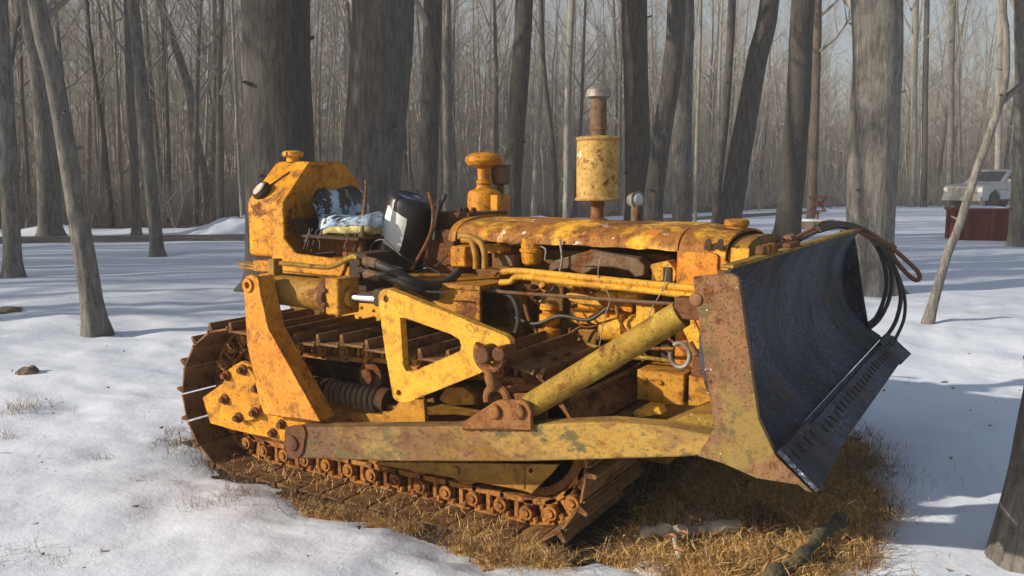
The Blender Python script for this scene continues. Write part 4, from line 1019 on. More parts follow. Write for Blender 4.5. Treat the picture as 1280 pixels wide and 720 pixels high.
# =================================================================== dry grass
def grass_mat(name, cols):
    m, nt, b = new_mat(name); g = N(nt)
    c = g.mix(g.ramp(g.noise(9, 3, .7), .4, .6), cols[0], cols[1]); c = g.mix(g.ramp(g.noise(37, 2, .5), .5, .62), c, cols[2])
    g.link(c, b.inputs['Base Color']); b.inputs['Roughness'].default_value = .8
    b.inputs['Subsurface Weight'].default_value = 0
    return m
M['straw'] = grass_mat('dry_straw_grass', ((.66, .40, .12), (.38, .17, .05), (.80, .62, .30)))
M['straw_grey'] = grass_mat('frosted_grass', ((.30, .24, .17), (.20, .15, .11), (.40, .36, .30)))
M['straw_dark'] = grass_mat('shade_brown_straw', ((.15, .085, .04), (.08, .045, .022), (.30, .18, .08)))  # darker straw colour stands in for shade under machine and blade
rg = np.random.RandomState(11)
def blades(P, hmin, hmax, wid, lean, name, mat, label, cat, hs=None, kinky=False):
    n = len(P); h = rg.uniform(hmin, hmax, n)*(hs(P) if hs else 1.); az = rg.uniform(0, 2*PI, n); ln = rg.uniform(.1, 1, n)*lean
    dx, dy = np.cos(az), np.sin(az); wz = rg.uniform(0, 2*PI, n); w = wid*rg.uniform(.6, 1.3, n)
    wx, wy = np.cos(wz)*w, np.sin(wz)*w; V = np.zeros((n, 8, 3)); F_ = np.zeros((n, 3, 4), int)
    for k, (t, ws) in enumerate(((0, 1), (.4, .85), (.75, .6), (1., .12))):
        cx_ = P[:, 0]+dx*ln*h*t**1.6; cy_ = P[:, 1]+dy*ln*h*t**1.6; cz_ = P[:, 2]+h*(t-(ln*.45)*t*t)
        if kinky and k > 1: cx_ += rg.uniform(-.3, .3, n)*h; cz_ -= rg.uniform(0, .3, n)*h
        V[:, 2*k] = np.stack([cx_-wx*ws, cy_-wy*ws, cz_], -1); V[:, 2*k+1] = np.stack([cx_+wx*ws, cy_+wy*ws, cz_], -1)
    base = np.arange(n)*8
    for k in range(3): F_[:, k] = np.stack([base+2*k, base+2*k+1, base+2*k+3, base+2*k+2], -1)
    o = np_mesh(name, V.reshape(-1, 3), F_.reshape(-1, 4), mat, False)
    return tag(o, label, cat, kind='stuff') if cat else o
def scatter(nc, cond, x0=-2.2, x1=4.6, y0=-3.4, y1=3.2, clump=.05):
    out = []
    while len(out) < nc:
        cx_ = rg.uniform(x0, x1, 4000); cy_ = rg.uniform(y0, y1, 4000); sd = patch_sd(cx_, cy_)
        for x, y, s in zip(cx_, cy_, sd):
            if s > .5: continue
            if s > -.7: s += .13*fbm(x, y, 2.4, 7, 4)+.07*fbm(x, y, 8, 3, 4)
            if cond(x, y, s): out.append((x, y))
            if len(out) >= nc: break
    return out
def in_track(x, y): return -1.13 < x < 1.42 and .42 < abs(y) < 1.05
def open_ground(x, y): return y < -1.06+max(0, x-2.1)*.55+.15*noise.noise(Vector((x*3, y*3, 0)))  # keeps most golden grass outside the ground coloured dark for shade
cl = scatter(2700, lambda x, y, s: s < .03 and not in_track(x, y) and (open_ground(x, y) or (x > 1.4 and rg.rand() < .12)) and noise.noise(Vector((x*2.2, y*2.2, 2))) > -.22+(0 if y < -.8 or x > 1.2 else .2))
P = []
for (x, y) in cl:
    k = rg.randint(6, 22); r_ = rg.uniform(.015, .05)
    for _ in range(k): P.append((x+rg.normal(0, r_), y+rg.normal(0, r_), GZ+.003))
P = np.array(P); P = P[[not in_track(p[0], p[1]) for p in P]]
blades(P, .04, .16, .0016, 2.0, 'dry_grass', M['straw'], 'dry golden grass on the thawed ground around the bulldozer', 'grass', kinky=True, hs=lambda P: np.where((P[:, 1] < -.9), np.clip((P[:, 0]-.85)/.4, .26, 1), 1.))
# taller stems and brown weeds
P = np.array([(x, y, GZ) for x, y in scatter(1300, lambda x, y, s: s < .02 and not in_track(x, y) and x > .8 and (open_ground(x, y) or rg.rand() < .12))])
blades(P, .09, .20, .0012, .7, 'dry_weeds', M['straw'], 'taller thin dry weed stems standing among the golden grass', 'weeds', kinky=True)
# matted litter: flat-lying straw on track edge and soil, shade put into its colour
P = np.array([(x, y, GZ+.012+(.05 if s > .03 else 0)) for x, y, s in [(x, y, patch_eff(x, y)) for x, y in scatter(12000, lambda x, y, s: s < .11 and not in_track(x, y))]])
blades(P, .04, .12, .0018, 2.0, 'straw_litter', M['straw_dark'], 'flattened dead straw lying over the soil, coloured dark for the shade under the machine', 'straw')
P = []
for i in range(420):
    x = rg.uniform(-.85, 1.0); y = rg.uniform(-1.02, -.84); P.append((min(x, .95), y, ZB+.018))
blades(np.array(P), .03, .08, .0014, 1.9, 'straw_scraps', M['straw'], 'bits of dry straw caught on the lower track shoes', 'straw')
# tufts poking through the snow
tufts = [((30, 512), .16, 260, .09), ((8, 545), .10, 60, .05), ((290, 385+238), .10, 160, .06), ((245, 632), .10, 90, .05), ((130, 572), .06, 60, .04), ((215, 618), .09, 60, .05), ((15, 705), .11, 180, .08),
         ((60, 708), .08, 80, .05), ((90, 718), .08, 120, .06), ((300, 612), .09, 70, .04), ((650, 713), .06, 20, .03), ((480, 700), .07, 16, .03), ((405, 668), .06, 10, .02), ((1070, 558), .10, 220, .16), ((1105, 590), .09, 200, .12), ((1090, 575), .08, 180, .18), ((230, 560), .10, 120, .08), ((1130, 640), .14, 18, .12), ((1205, 545), .10, 8, .05)]
TP = []; TH = []
for (uv, hh, cnt, rad) in tufts:
    c = PZ(uv[0], uv[1], .06)
    TP.append(np.stack([rg.normal(c.x, rad, cnt), rg.normal(c.y, rad, cnt), np.full(cnt, .04)], -1)); TH.append(np.full(cnt, hh))
for k in range(70):
    c = PZ(rg.uniform(-20, 1300), rg.uniform(430, 720), .06); cnt = rg.randint(2, 12)
    if patch_eff(c.x, c.y) < .2: continue
    TP.append(np.stack([rg.normal(c.x, .03, cnt), rg.normal(c.y, .03, cnt), np.full(cnt, .045)], -1)); TH.append(np.full(cnt, rg.uniform(.03, .10)))
TH = np.concatenate(TH)
blades(np.concatenate(TP), .35, 1., .0013, 1.2, 'snow_grass', M['straw_grey'], 'thin dry grass poking up through the snow in small tufts', 'grass', hs=lambda P: TH)

# clods, logs
def lump(c, r, sq, seed, n=3):
    me = bpy.data.meshes.new('lump'); bm = bmesh.new(); bmesh.ops.create_icosphere(bm, subdivisions=n, radius=1)
    b = MB(); vs = [(c.x+v.co.x*r*(1+.4*noise.noise(v.co*1.8+Vector((seed,)*3))), c.y+v.co.y*r*(1+.4*noise.noise(v.co*2+Vector((seed+4,)*3))), c.z+v.co.z*r*sq*(1+.5*noise.noise(v.co*2.4+Vector((seed+9,)*3)))) for v in bm.verts]
    fs = [tuple(v.index for v in f.verts) for f in bm.faces]; bm.free(); bpy.data.meshes.remove(me); b.add(vs, fs); return b
M['clod'] = simple('brown_clod', (.13, .095, .065), (.24, .18, .12), 7, .95, bump=1., bd=.02)
thing_mesh(lump(PZ(35, 468, .06), .085, .75, 1), 'dirt_clod', M['clod'], 'brown lump of earth on the snow, the nearer of the two at far left', 'clod', smooth=60)
thing_mesh(lump(PZ(8, 389, .07), .16, .3, 3), 'dirt_clod', M['clod'], 'low dark clump on the snow in front of the leftmost tree', 'clod', smooth=60)
c1, c2, c3 = PZ(800, 667, .07), PZ(860, 664, .075), PZ(925, 656, .08)
b = MB(); b.tube(smooth_path([c1, c1.lerp(c2, .5)+Vector((0, 0, .01)), c2, c3], 6), [.027+.006*math.sin(i*1.3) for i in range(19)], 10)
M['grey_log'] = simple('bleached_wood', (.42, .38, .32), (.24, .19, .14), 12, .9, bump=.7, bd=.01)
b.tube(smooth_path([c1.lerp(c2, .7), PZ(845, 680, .07), PZ(850, 700, .04)], 4), .012, 8)
thing_mesh(b, 'stick', M['grey_log'], 'pale bleached branch lying in the grass in front of the track', 'branch', smooth=60)
d1, d2, d3, d4 = PZ(960, 722, .05), PZ(1000, 700, .07), PZ(1028, 668, .08), PZ(1052, 650, .06)
b = MB(); b.tube(smooth_path([d1, d2, d3, d4], 7), [.03+.008*math.sin(i) for i in range(22)], 12)
M['moss_log'] = simple('dark_mossy_wood', (.05, .045, .03), (.11, .10, .055), 14, .95, bump=.9, bd=.015)
thing_mesh(b, 'stick', M['moss_log'], 'dark mossy branch curving through the grass below the blade', 'branch', smooth=60)
b = MB(); rw = random.Random(3)
for k in range(26):
    p = PZ(rw.uniform(860, 1095), rw.uniform(600, 705), .035); a = rw.uniform(0, 6.28); l = rw.uniform(.06, .22)
    b.tube([p, p+Vector((math.cos(a)*l*.5, math.sin(a)*l*.5, rw.uniform(.0, .06))), p+Vector((math.cos(a)*l, math.sin(a)*l, rw.uniform(.0, .12)))], [.003, .0025, .001], 5)
tag(b.build('twigs', M['wood'], None), 'scattered thin twigs lying in the thawed grass', 'twigs', kind='stuff')
b = MB()
for (u, v) in ((838, 672), (853, 668), (846, 690)):
    p = PZ(u, v, .11); b.add([p+Vector((-.03, 0, 0)), p+Vector((0, .02, .012)), p+Vector((.03, .005, .005)), p+Vector((0, -.02, .02))], [(0, 1, 2, 3)])
tag(b.build('fallen_leaves', M['leaf'], None), 'few dry orange leaves on the pale branch', 'leaves', kind='stuff')
b = MB(); rl = random.Random(19); nl_ = 0
while nl_ < 110:
    p = PZ(rl.uniform(-40, 1320), rl.uniform(320, 720), .075)
    if patch_eff(p.x, p.y) < .06: continue
    nl_ += 1; a = rl.uniform(0, 6.28); l = rl.uniform(.006, .018); c_, s_ = math.cos(a)*l, math.sin(a)*l; h_ = rl.uniform(.004, .02)
    b.add([p+Vector((-c_, -s_, h_)), p+Vector((s_*.5, -c_*.5, 0)), p+Vector((c_, s_, h_*1.2)), p+Vector((-s_*.5, c_*.5, .002))], [(0, 1, 2), (0, 2, 3)])
M['leaf_brown'] = simple('weathered_brown_leaf', (.20, .12, .07), (.12, .075, .045), 30, .8)
tag(b.build('leaf_litter', M['leaf_brown'], None), 'small brown dead leaves scattered over the snow', 'leaves', kind='stuff')
for (u, v, r_) in ((818, 712, .10), (835, 692, .07), (795, 683, .05), (868, 650, .12)):
    o = lump(PZ(u, v, .005), r_, .25, u).build('snow_patch', M['snow'], None, smooth=70)
    tag(o, 'small leftover snow patch melting in the grass by the pale branch', 'snow patch', 'leftover snow patches in the grass')

# =================================================================== trees
class TB:
    """fast numpy-free tube collector for trees"""
    def __init__(s): s.V = []; s.Fq = []; s.n = 0
    def tube(s, path, rad, n, bumpy=0., seed=0., lobes=0.):
        k = len(path); up = None; o = s.n
        for i in range(k):
            t = (path[min(i+1, k-1)]-path[max(i-1, 0)]).normalized()
            if up is None: up = t.orthogonal().normalized()
            else: up = (up-t*up.dot(t)).normalized()
            w = t.cross(up); p = path[i]
            for j in range(n):
                a = 2*PI*j/n; c_ = up*math.cos(a)+w*math.sin(a); r = rad[i]
                if lobes: r *= 1+lobes*math.exp(-max(0, p.z)/.2)*(math.cos(3*a+seed)+.7*math.cos(5*a+2*seed))
                if bumpy: r *= 1+bumpy*noise.noise(Vector((c_.x*1.6, c_.y*1.6, p.z*.55+seed)))+bumpy*.5*noise.noise(Vector((c_.x*5, c_.y*5, p.z*1.2+seed)))
                s.V.append(p+c_*r)
        for i in range(k-1):
            for j in range(n): s.Fq.append((o+i*n+j, o+i*n+(j+1) % n, o+(i+1)*n+(j+1) % n, o+(i+1)*n+j))
        s.n += k*n
    def obj(s, name, mat): return np_mesh(name, np.array([tuple(v) for v in s.V]), np.array(s.Fq), mat)
def branch(tb, rng, p, d, L, r, lev, maxlev, up=.12, dens=1.):
    seg = 4 if lev < 2 else 3
    path = [p.copy()]; dd = d.copy()
    for i in range(seg):
        dd = (dd+Vector((rng.uniform(-1, 1), rng.uniform(-1, 1), rng.uniform(-.6, 1)))*.16+Vector((0, 0, up))).normalized(); path.append(path[-1]+dd*L/seg)
    tb.tube(path, [r*(1-.75*i/seg) for i in range(seg+1)], 5 if lev == 0 else 3)
    if lev >= maxlev: return
    nchild = max(2, int(rng.uniform(3, 6)*dens))
    for c in range(nchild):
        t = rng.uniform(.25, 1.)*seg; i = min(int(t), seg-1); q = path[i].lerp(path[i+1], t-i)
        ax = (path[i+1]-path[i]).normalized(); side = Vector((rng.gauss(0, 1), rng.gauss(0, 1), rng.gauss(0, .7))); side = (side-ax*side.dot(ax)).normalized()
        branch(tb, rng, q, (ax*.75+side*rng.uniform(.5, .9)).normalized(), L*rng.uniform(.4, .65), max(r*.45, .004), lev+1, maxlev, up*.8, dens)
def crown(rng, path, rads, H0, nl, Ll, maxlev, dens=1., mat='twig'):
    """limbs starting above height fraction H0 of the trunk path"""
    tb = TB(); k = len(path)-1
    for c in range(nl):
        t = (H0+(1-H0)*((c+rng.random())/nl)**.9)*k; i = min(int(t), k-1); q = path[i].lerp(path[i+1], t-i)
        r = rads[i]; a = rng.uniform(0, 2*PI); hf = t/k
        el = rng.uniform(.35, 1.1); d = Vector((math.cos(a)*math.cos(el), math.sin(a)*math.cos(el), math.sin(el)))
        branch(tb, rng, q, d, Ll*(1.1-hf*.6)*rng.uniform(.6, 1.1), min(r*.42, .13), 0, maxlev, dens=dens)
    return tb
def tree_thing(label, group, name, path, rads, seed, mat='bark', H0=.4, nl=14, Ll=4., maxlev=2, sides=18, flare=True, bumpy=.12, twig=None, extra=()):
    rng = random.Random(seed); base = path[0]
    root = empty(name, tuple(base), label, 'tree', group)
    pth = [p-base for p in path]
    # resample the trunk smoothly and swell the foot
    sp_ = smooth_path(pth, 5); rs = []
    for i in range(len(sp_)):
        t = i/5; j = min(int(t), len(rads)-2); rs.append(rads[j]+(rads[j+1]-rads[j])*(t-j))
    fine = []; fr = []
    if flare:
        z1 = .9
        for i in range(11):
            z = -.25+(z1+.25)*i/11; q = sp_[0].lerp(sp_[1], max(0, z)/max(.01, (sp_[1]-sp_[0]).length)) if z > 0 else Vector((0, 0, z))
            fine.append(q); fr.append(rs[0]*(1+.5*math.exp(-max(0, z)/.16)))
        keep = [i for i in range(1, len(sp_)) if sp_[i].z > z1+.1]
        sp2 = fine+[sp_[i] for i in keep]; rs2 = fr+[rs[i] for i in keep]
    else: sp2 = [Vector((0, 0, -.3))]+sp_; rs2 = [rs[0]]+rs
    tb = TB(); tb.tube(sp2, rs2, sides, bumpy, seed, .16 if flare else 0)
    for k_ in range(rng.randint(3, 7)):
        i_ = min(range(len(sp2)), key=lambda q_: abs(sp2[q_].z-(.8+6*rng.random()*(k_+1)/7))); a_ = rng.uniform(0, 6.28); r_ = rs2[i_]
        d_ = Vector((math.cos(a_), math.sin(a_), rng.uniform(.1, .8))).normalized(); l_ = r_*rng.uniform(1.1, 1.25); w_ = min(.026, r_*.25)*rng.uniform(.6, 1)
        tb.tube([sp2[i_]+d_*r_*.6, sp2[i_]+d_*l_, sp2[i_]+d_*(l_+rng.uniform(.02, .12)*rng.random())], [w_*1.6, w_, w_*.7], 7)
    for (epath, er) in extra: tb.tube(smooth_path([p-base for p in epath], 4), [er[0]+(er[1]-er[0])*i/(4*(len(epath)-1)) for i in range(4*(len(epath)-1)+1)], 12, .08, seed+3)
    tr = tb.obj('trunk', M[mat]); tr.parent = root
    cb = crown(rng, sp2, rs2, H0, nl, Ll, maxlev); co = cb.obj('crown', M[twig or 'twig']); co.parent = root
    return root
def main_tree(label, pts, wb, wt, D=None, top=15., mat='bark', seed=1, name='bare_tree', group=None, **k):
    """pts = pixels up the trunk; D = depth when the foot is hidden; continues above the frame to height top"""
    if D is None:
        q = PZ(*pts[0]); D = (q.x-CAM[0])*DV[0]+(q.y-CAM[1])*DV[1]
    rng = random.Random(seed*3+1)
    world = [PD(u, v, D) for u, v in pts]
    # foot to the ground
    if world[0].z > .02:
        p = world[0]; world = [Vector((p.x+(world[0].x-world[1].x)*.2, p.y+(world[0].y-world[1].y)*.2, 0))]+world
    world[0].z = tz(world[0].x, world[0].y)
    sc = F/D*.99; rb, rt = wb/sc/2, wt/sc/2
    # beyond the frame
    d_ = (world[-1]-world[-2]).normalized(); rest = top-world[-1].z; nst = 4
    zt = world[-1].z; n0 = len(world)
    rad = [rb+(rt-rb)*(w.z/max(zt, .1)) for w in world]
    p = world[-1]
    for i in range(nst):
        d_ = (d_+Vector((rng.uniform(-.12, .12), rng.uniform(-.12, .12), .22))).normalized(); p = p+d_*(rest/nst); world.append(p); rad.append(rt*(1-.8*(i+1)/nst))
    H0 = max(.35, (n0-1)/(len(world)-1)*1.06)
    return tree_thing(label, group, name, world, rad, seed, mat=mat, H0=k.pop('H0', H0), **k)

main_tree('upright grey tree at the far left edge, base on open snow', [(17, 349), (13, 250), (6, 120), (-2, 0)], 21, 19, seed=11, top=14)
main_tree('thick grey trunk just beyond the road behind the leaning tree', [(63, 299), (58, 180), (50, 90), (36, 0)], 27, 22, seed=12, top=17)
main_tree('leaning slender tree on the open snow left of the bulldozer', [(121, 421), (103, 300), (84, 190), (66, 90), (46, 0)], 25, 20, seed=13, top=13)
main_tree('smooth grey tree nearest the road on the left, standing on its near side', [(198, 322), (190, 250), (182, 150), (172, 60), (166, 0)], 15, 14, seed=14, top=14)
main_tree('slim tree just behind the road, second trunk beside the smooth grey tree', [(171, 297), (168, 200), (163, 120), (160, 0)], 11, 9, seed=15, top=15)
main_tree('crooked tree curving above the snow bank behind the road', [(268, 279), (256, 225), (243, 165), (236, 110), (216, 50), (200, 0)], 12, 9, seed=16, top=14, mat='bark')
main_tree('very thin pale tree beside the snow bank', [(303, 274), (298, 190), (294, 100), (290, 0)], 4.5, 3.5, seed=17, top=13, mat='bark_pale', D=26)
main_tree('huge furrowed trunk directly behind the fuel tank', [(352, 381), (350, 200), (347, 100), (345, 0)], 84, 80, D=11.5, seed=18, top=20, mat='bark_dark', sides=40, bumpy=.08, nl=16)
main_tree('massive dark trunk behind the seat, widest of the dark ones', [(455, 400), (466, 200), (474, 100), (479, 0)], 72, 74, D=10.8, seed=19, top=20, mat='bark_dark', sides=36, bumpy=.06, nl=14)
main_tree('straight dark trunk between the bucket and the air cleaner', [(534, 315), (536, 200), (539, 100), (541, 0)], 23, 22, D=18.5, seed=20, top=18, mat='bark_dark')
main_tree('paler trunk just left of the air cleaner', [(560, 300), (560, 200), (559, 100), (558, 0)], 12, 10, D=23, seed=21, top=16)
main_tree('dark trunk right of the air cleaner leaning slightly right', [(636, 330), (641, 220), (648, 120), (655, 0)], 23, 21, D=15.5, seed=22, top=17, mat='bark_dark')
main_tree('thin curved trunk left of the muffler', [(697, 285), (694, 220), (688, 160), (680, 90), (676, 0)], 7, 6, D=27, seed=23, top=14, mat='bark_dark')
main_tree('pale trunk immediately left of the muffler', [(709, 285), (709, 180), (711, 90), (715, 0)], 9, 8, D=25, seed=24, top=15, mat='bark_pale')
main_tree('broad trunk right of the muffler', [(797, 320), (797, 200), (795, 100), (793, 0)], 33, 30, D=16.5, seed=25, top=18, mat='bark_dark')
main_tree('dark trunk leaning right above the hood', [(812, 330), (818, 240), (829, 160), (840, 90), (846, 0)], 25, 22, D=14, seed=26, top=17, mat='bark_dark')
main_tree('straight trunk above the front of the hood', [(853, 310), (853, 200), (854, 100), (856, 0)], 24, 22, D=19, seed=27, top=18, mat='bark')
main_tree('very thin pale tree behind the hood', [(869, 285), (871, 180), (874, 90), (876, 0)], 4.5, 4, D=27, seed=28, top=14, mat='bark_pale')
main_tree('thin fork of trunk left of the leaning tree over the radiator', [(893, 290), (899, 210), (908, 130), (915, 0)], 11, 9, D=22, seed=29, top=16, mat='bark_dark')
main_tree('leaning dark trunk rising behind the radiator', [(908, 300), (921, 220), (936, 130), (947, 70), (962, 0)], 30, 22, D=17, seed=30, top=17, mat='bark_dark')
main_tree('dark straight trunk behind the blade top', [(984, 300), (990, 220), (998, 120), (1004, 0)], 30, 27, seed=31, top=18, mat='bark_dark')
main_tree('brown slim trunk between the two large trees behind the blade', [(1013, 285), (1017, 200), (1020, 100), (1022, 0)], 11, 10, seed=32, top=16, mat='bark_brown')
main_tree('massive grey tree on the snow behind the blade corner', [(1084, 368), (1089, 260), (1094, 130), (1096, 0)], 56, 58, seed=33, top=20, mat='bark', sides=36, bumpy=.07, nl=14)
th = PZ(1158, 408); Dt = (th.x-CAM[0])*DV[0]+(th.y-CAM[1])*DV[1]
main_tree('thin sapling leaning right and forking, in front of the red container', [(1158, 409), (1175, 350), (1196, 290), (1220, 215), (1243, 150), (1256, 100), (1257, 40), (1254, 0)], 11, 9, seed=34, top=8, nl=8, Ll=1.6,
          extra=(([PD(1251, 128, Dt), PD(1266, 115, Dt), PD(1285, 98, Dt), PD(1310, 70, Dt), PD(1330, 20, Dt)], (.035, .015)),), sides=12)
main_tree('slim grey tree at the right edge beside the red container', [(1271, 309), (1274, 220), (1277, 120), (1276, 0)], 18, 14, seed=35, top=14)
# big near trunk cut by the frame at lower right
main_tree('near leaning trunk at the lower right corner of the view', [(1281, 713), (1310, 610), (1324, 540), (1338, 470), (1352, 380)], 100, 96, D=3.25, seed=36, top=12, mat='bark', sides=48, bumpy=.10, nl=8, H0=.6, flare=False)
for (u, v, w, lab, mt, tp) in ((1140, 264, 8, 'pale slim trunk at the wood edge right of the massive tree', 'bark_pale', 16), (1154, 262, 7, 'dark slim trunk at the wood edge, next to a pale one', 'bark_dark', 15),
                           (1112, 266, 5, 'narrow trunk close behind the massive grey tree', 'bark', 13), (1186, 258, 8, 'pale slim trunk behind the pickup bonnet', 'bark', 15), (1246, 258, 8, 'pale trunk behind the pickup cab', 'bark_pale', 16)):
    main_tree(lab, [(u, v), (u+2, 180), (u+3, 90), (u+5, 0)], w, w*.85, D=48, seed=u, top=tp, mat=mt, sides=10)

# forest prototypes, copied
protos = []
for k in range(7):
    rng = random.Random(100+k); H = rng.uniform(13, 17); path = [Vector((0, 0, 0))]; d_ = Vector((rng.uniform(-.1, .1), rng.uniform(-.1, .1), 1)).normalized()
    for i in range(7): d_ = (d_+Vector((rng.uniform(-.07, .07), rng.uniform(-.07, .07), .05))).normalized(); path.append(path[-1]+d_*H/7)
    r0 = .13; tb = TB(); tb.tube(path, [r0*(1-.82*i/7) for i in range(8)], 8, .08, k)
    cb = crown(rng, path, [r0*(1-.82*i/7) for i in range(8)], .22 if k % 2 else .34, 22, 3.6, 3 if k < 5 else 2, .95)
    protos.append((tb, cb))
pm = []
for k, (tb, cb) in enumerate(protos):
    a = tb.obj('trunk', M[('bark', 'bark_brown', 'bark_dark', 'bark', 'bark_pale', 'bark', 'bark_dark')[k]]); c = cb.obj('crown', M['twig']); pm.append((a.data, c.data)); bpy.data.objects.remove(a); bpy.data.objects.remove(c)
def copy_tree(k, loc, rz, s, label, group, sw=1.):
    root = empty('forest_tree', loc, label, 'tree', group); root.rotation_euler = (random.uniform(-.06, .06), random.uniform(-.06, .06), rz); root.scale = (s*sw, s*sw, s)
    for nm, me in zip(('trunk', 'crown'), pm[k]):
        o = bpy.data.objects.new(nm, me); col.objects.link(o); o.parent = root
rt = random.Random(42); placed = 0; tries = 0; spots = []
while placed < 235 and tries < 20000:
    tries += 1
    t_ = rt.random()**1.35; r_f = rt.uniform(-.70, .70); 
    D0 = 24+t_*78; r_ = r_f*D0; e = float(edge_D(np.array([r_]))[0])
    if D0 < e+1: continue
    if any((r_-a)**2+(D0-b_)**2 < 1.6+(D0*.02)**2 for a, b_ in spots): continue
    spots.append((r_, D0)); x = CAM[0]+r_*RV[0]+D0*DV[0]; y = CAM[1]+r_*RV[1]+D0*DV[1]
    zone = ('left, behind the road' if r_f < -.22 else 'middle, behind the bulldozer' if r_f < .28 else 'right, behind the snowy clearing')
    copy_tree(rt.randrange(7), (x, y, tz(x, y)-.1), rt.uniform(0, 6.28), rt.uniform(.75, 1.25), 'bare tree in the hazy woods at the '+zone, 'bare woodland trees at the '+zone, rt.uniform(.5, 1.05)); placed += 1
# off-frame trees along the sun side: their shadows stripe the snow
sunh = Vector((-.669, -.743, 0)); perp = Vector((-.743, .669, 0)); k = 0
for (t_, s_) in ((14, 5.2), (20, 7.5), (11, 9.5), (17, 12), (26, 10.5), (22, 14.5), (13, 16), (30, 17), (19, 19.5), (27, 22), (15, 24), (34, 13.5), (33, 8), (40, 20), (24, 27), (38, 26), (20, -6.2), (27, -8.0), (16, -9.5), (34, -5.4), (30, 31), (22, 34), (13, 6.8), (24, 5.8), (37, 6.5), (18, 9), (30, 9.3), (42, 10.5), (14, 12.8), (23, 12.6), (36, 16), (45, 14.5), (28, 14.2), (19, 16.6), (34, 19.5), (44, 22), (26, 19), (17, 21.6), (31, 24.5), (40, 29), (21, 29), (12, 11), (16, 14.3), (29, 11.8), (21, 10.2), (33, 11), (47, 12), (25, 16), (12, 18.5), (31, 16.2), (41, 18), (18, 25), (27, 27), (35, 26), (14, 28), (48, 24), (38, 33), (52, 18), (50, 30)):
    p = sunh*t_+perp*s_; u_, v_, D_ = view_uv(p.x, p.y, 1)
    if D_ > 0 and -80 < u_ < 1360: continue
    copy_tree(k % 7, (p.x, p.y, -.05), k*1.3, 1.0, 'bare tree standing beyond the picture on the sunny side', 'trees beyond the picture', 1.4); k += 1

# far woods: thousands of thin stems and twigs that read as one mass
def far_woods():
    rng = random.Random(77); tb = TB()
    for i in range(3100):
        rf = rng.uniform(-.98, .98); D0 = rng.uniform(0, 1)**.8; e0 = None
        D_ = 30+D0*105; r_ = rf*D_; e = float(edge_D(np.array([r_]))[0])
        if D_ < e+4: D_ = e+4+rng.random()*50; r_ = rf*D_
        x = CAM[0]+r_*RV[0]+D_*DV[0]; y = CAM[1]+r_*RV[1]+D_*DV[1]; z = tz(x, y)-.2
        H = rng.uniform(4, 11.5); d_ = Vector((rng.uniform(-.12, .12), rng.uniform(-.12, .12), 1)); path = [Vector((x, y, z))]
        for j in range(3): d_ = (d_+Vector((rng.uniform(-.1, .1), rng.uniform(-.1, .1), .1))).normalized(); path.append(path[-1]+d_*H/3)
        r0 = .014+.0042*H*rng.uniform(.5, 1.3); tb.tube(path, [r0, r0*.8, r0*.5, r0*.1], 4)
        for c in range(int(7+H*.5)):
            t = rng.uniform(.15, 1)*3; j = min(int(t), 2); q = path[j].lerp(path[j+1], t-j); a = rng.uniform(0, 6.28); el = rng.uniform(.3, 1.1)
            d2 = Vector((math.cos(a)*math.cos(el), math.sin(a)*math.cos(el), math.sin(el))); L = rng.uniform(.9, 2.6); mid = q+d2*L*.5; end = mid+(d2+Vector((0, 0, .3))).normalized()*L*.5
            tb.tube([q, mid, end], [.02, .014, .005], 3)
            for f in range(4):
                q2 = q.lerp(end, rng.uniform(.3, 1)); d3 = (d2+Vector((rng.uniform(-1, 1), rng.uniform(-1, 1), rng.uniform(-.3, 1)))*.8).normalized(); tb.tube([q2, q2+d3*rng.uniform(.4, 1.1)], [.010, .004], 3)
    o = tb.obj('distant_woods', M['twig']); tag(o, 'dense mass of thin bare stems and twigs filling the far woods', 'woods', kind='stuff')
far_woods()
# brush along the wood edge
def brush():
    rng = random.Random(5); tb = TB()
    for i in range(1100):
        rf = rng.uniform(-.72, .72); r0_ = rf*34; e = float(edge_D(np.array([r0_]))[0]); D_ = e+rng.uniform(1.5, 12); r_ = rf*D_
        x = CAM[0]+r_*RV[0]+D_*DV[0]; y = CAM[1]+r_*RV[1]+D_*DV[1]; p = Vector((x, y, tz(x, y)))
        for c in range(5):
            d_ = Vector((rng.gauss(0, .45), rng.gauss(0, .45), 1)).normalized(); L = rng.uniform(.5, 2.4)
            q = p+d_*L*.5; e_ = q+(d_+Vector((rng.gauss(0, .4), rng.gauss(0, .4), 0))).normalized()*L*.5; tb.tube([p, q, e_], [.014, .009, .003], 3)
            for f in range(3): q2 = p.lerp(e_, rng.uniform(.4, 1)); tb.tube([q2, q2+Vector((rng.gauss(0, 1), rng.gauss(0, 1), .7)).normalized()*L*.35], [.006, .002], 3)
    o = tb.obj('underbrush', M['twig']); tag(o, 'low brown underbrush at the edge of the woods', 'brush', kind='stuff')
brush()

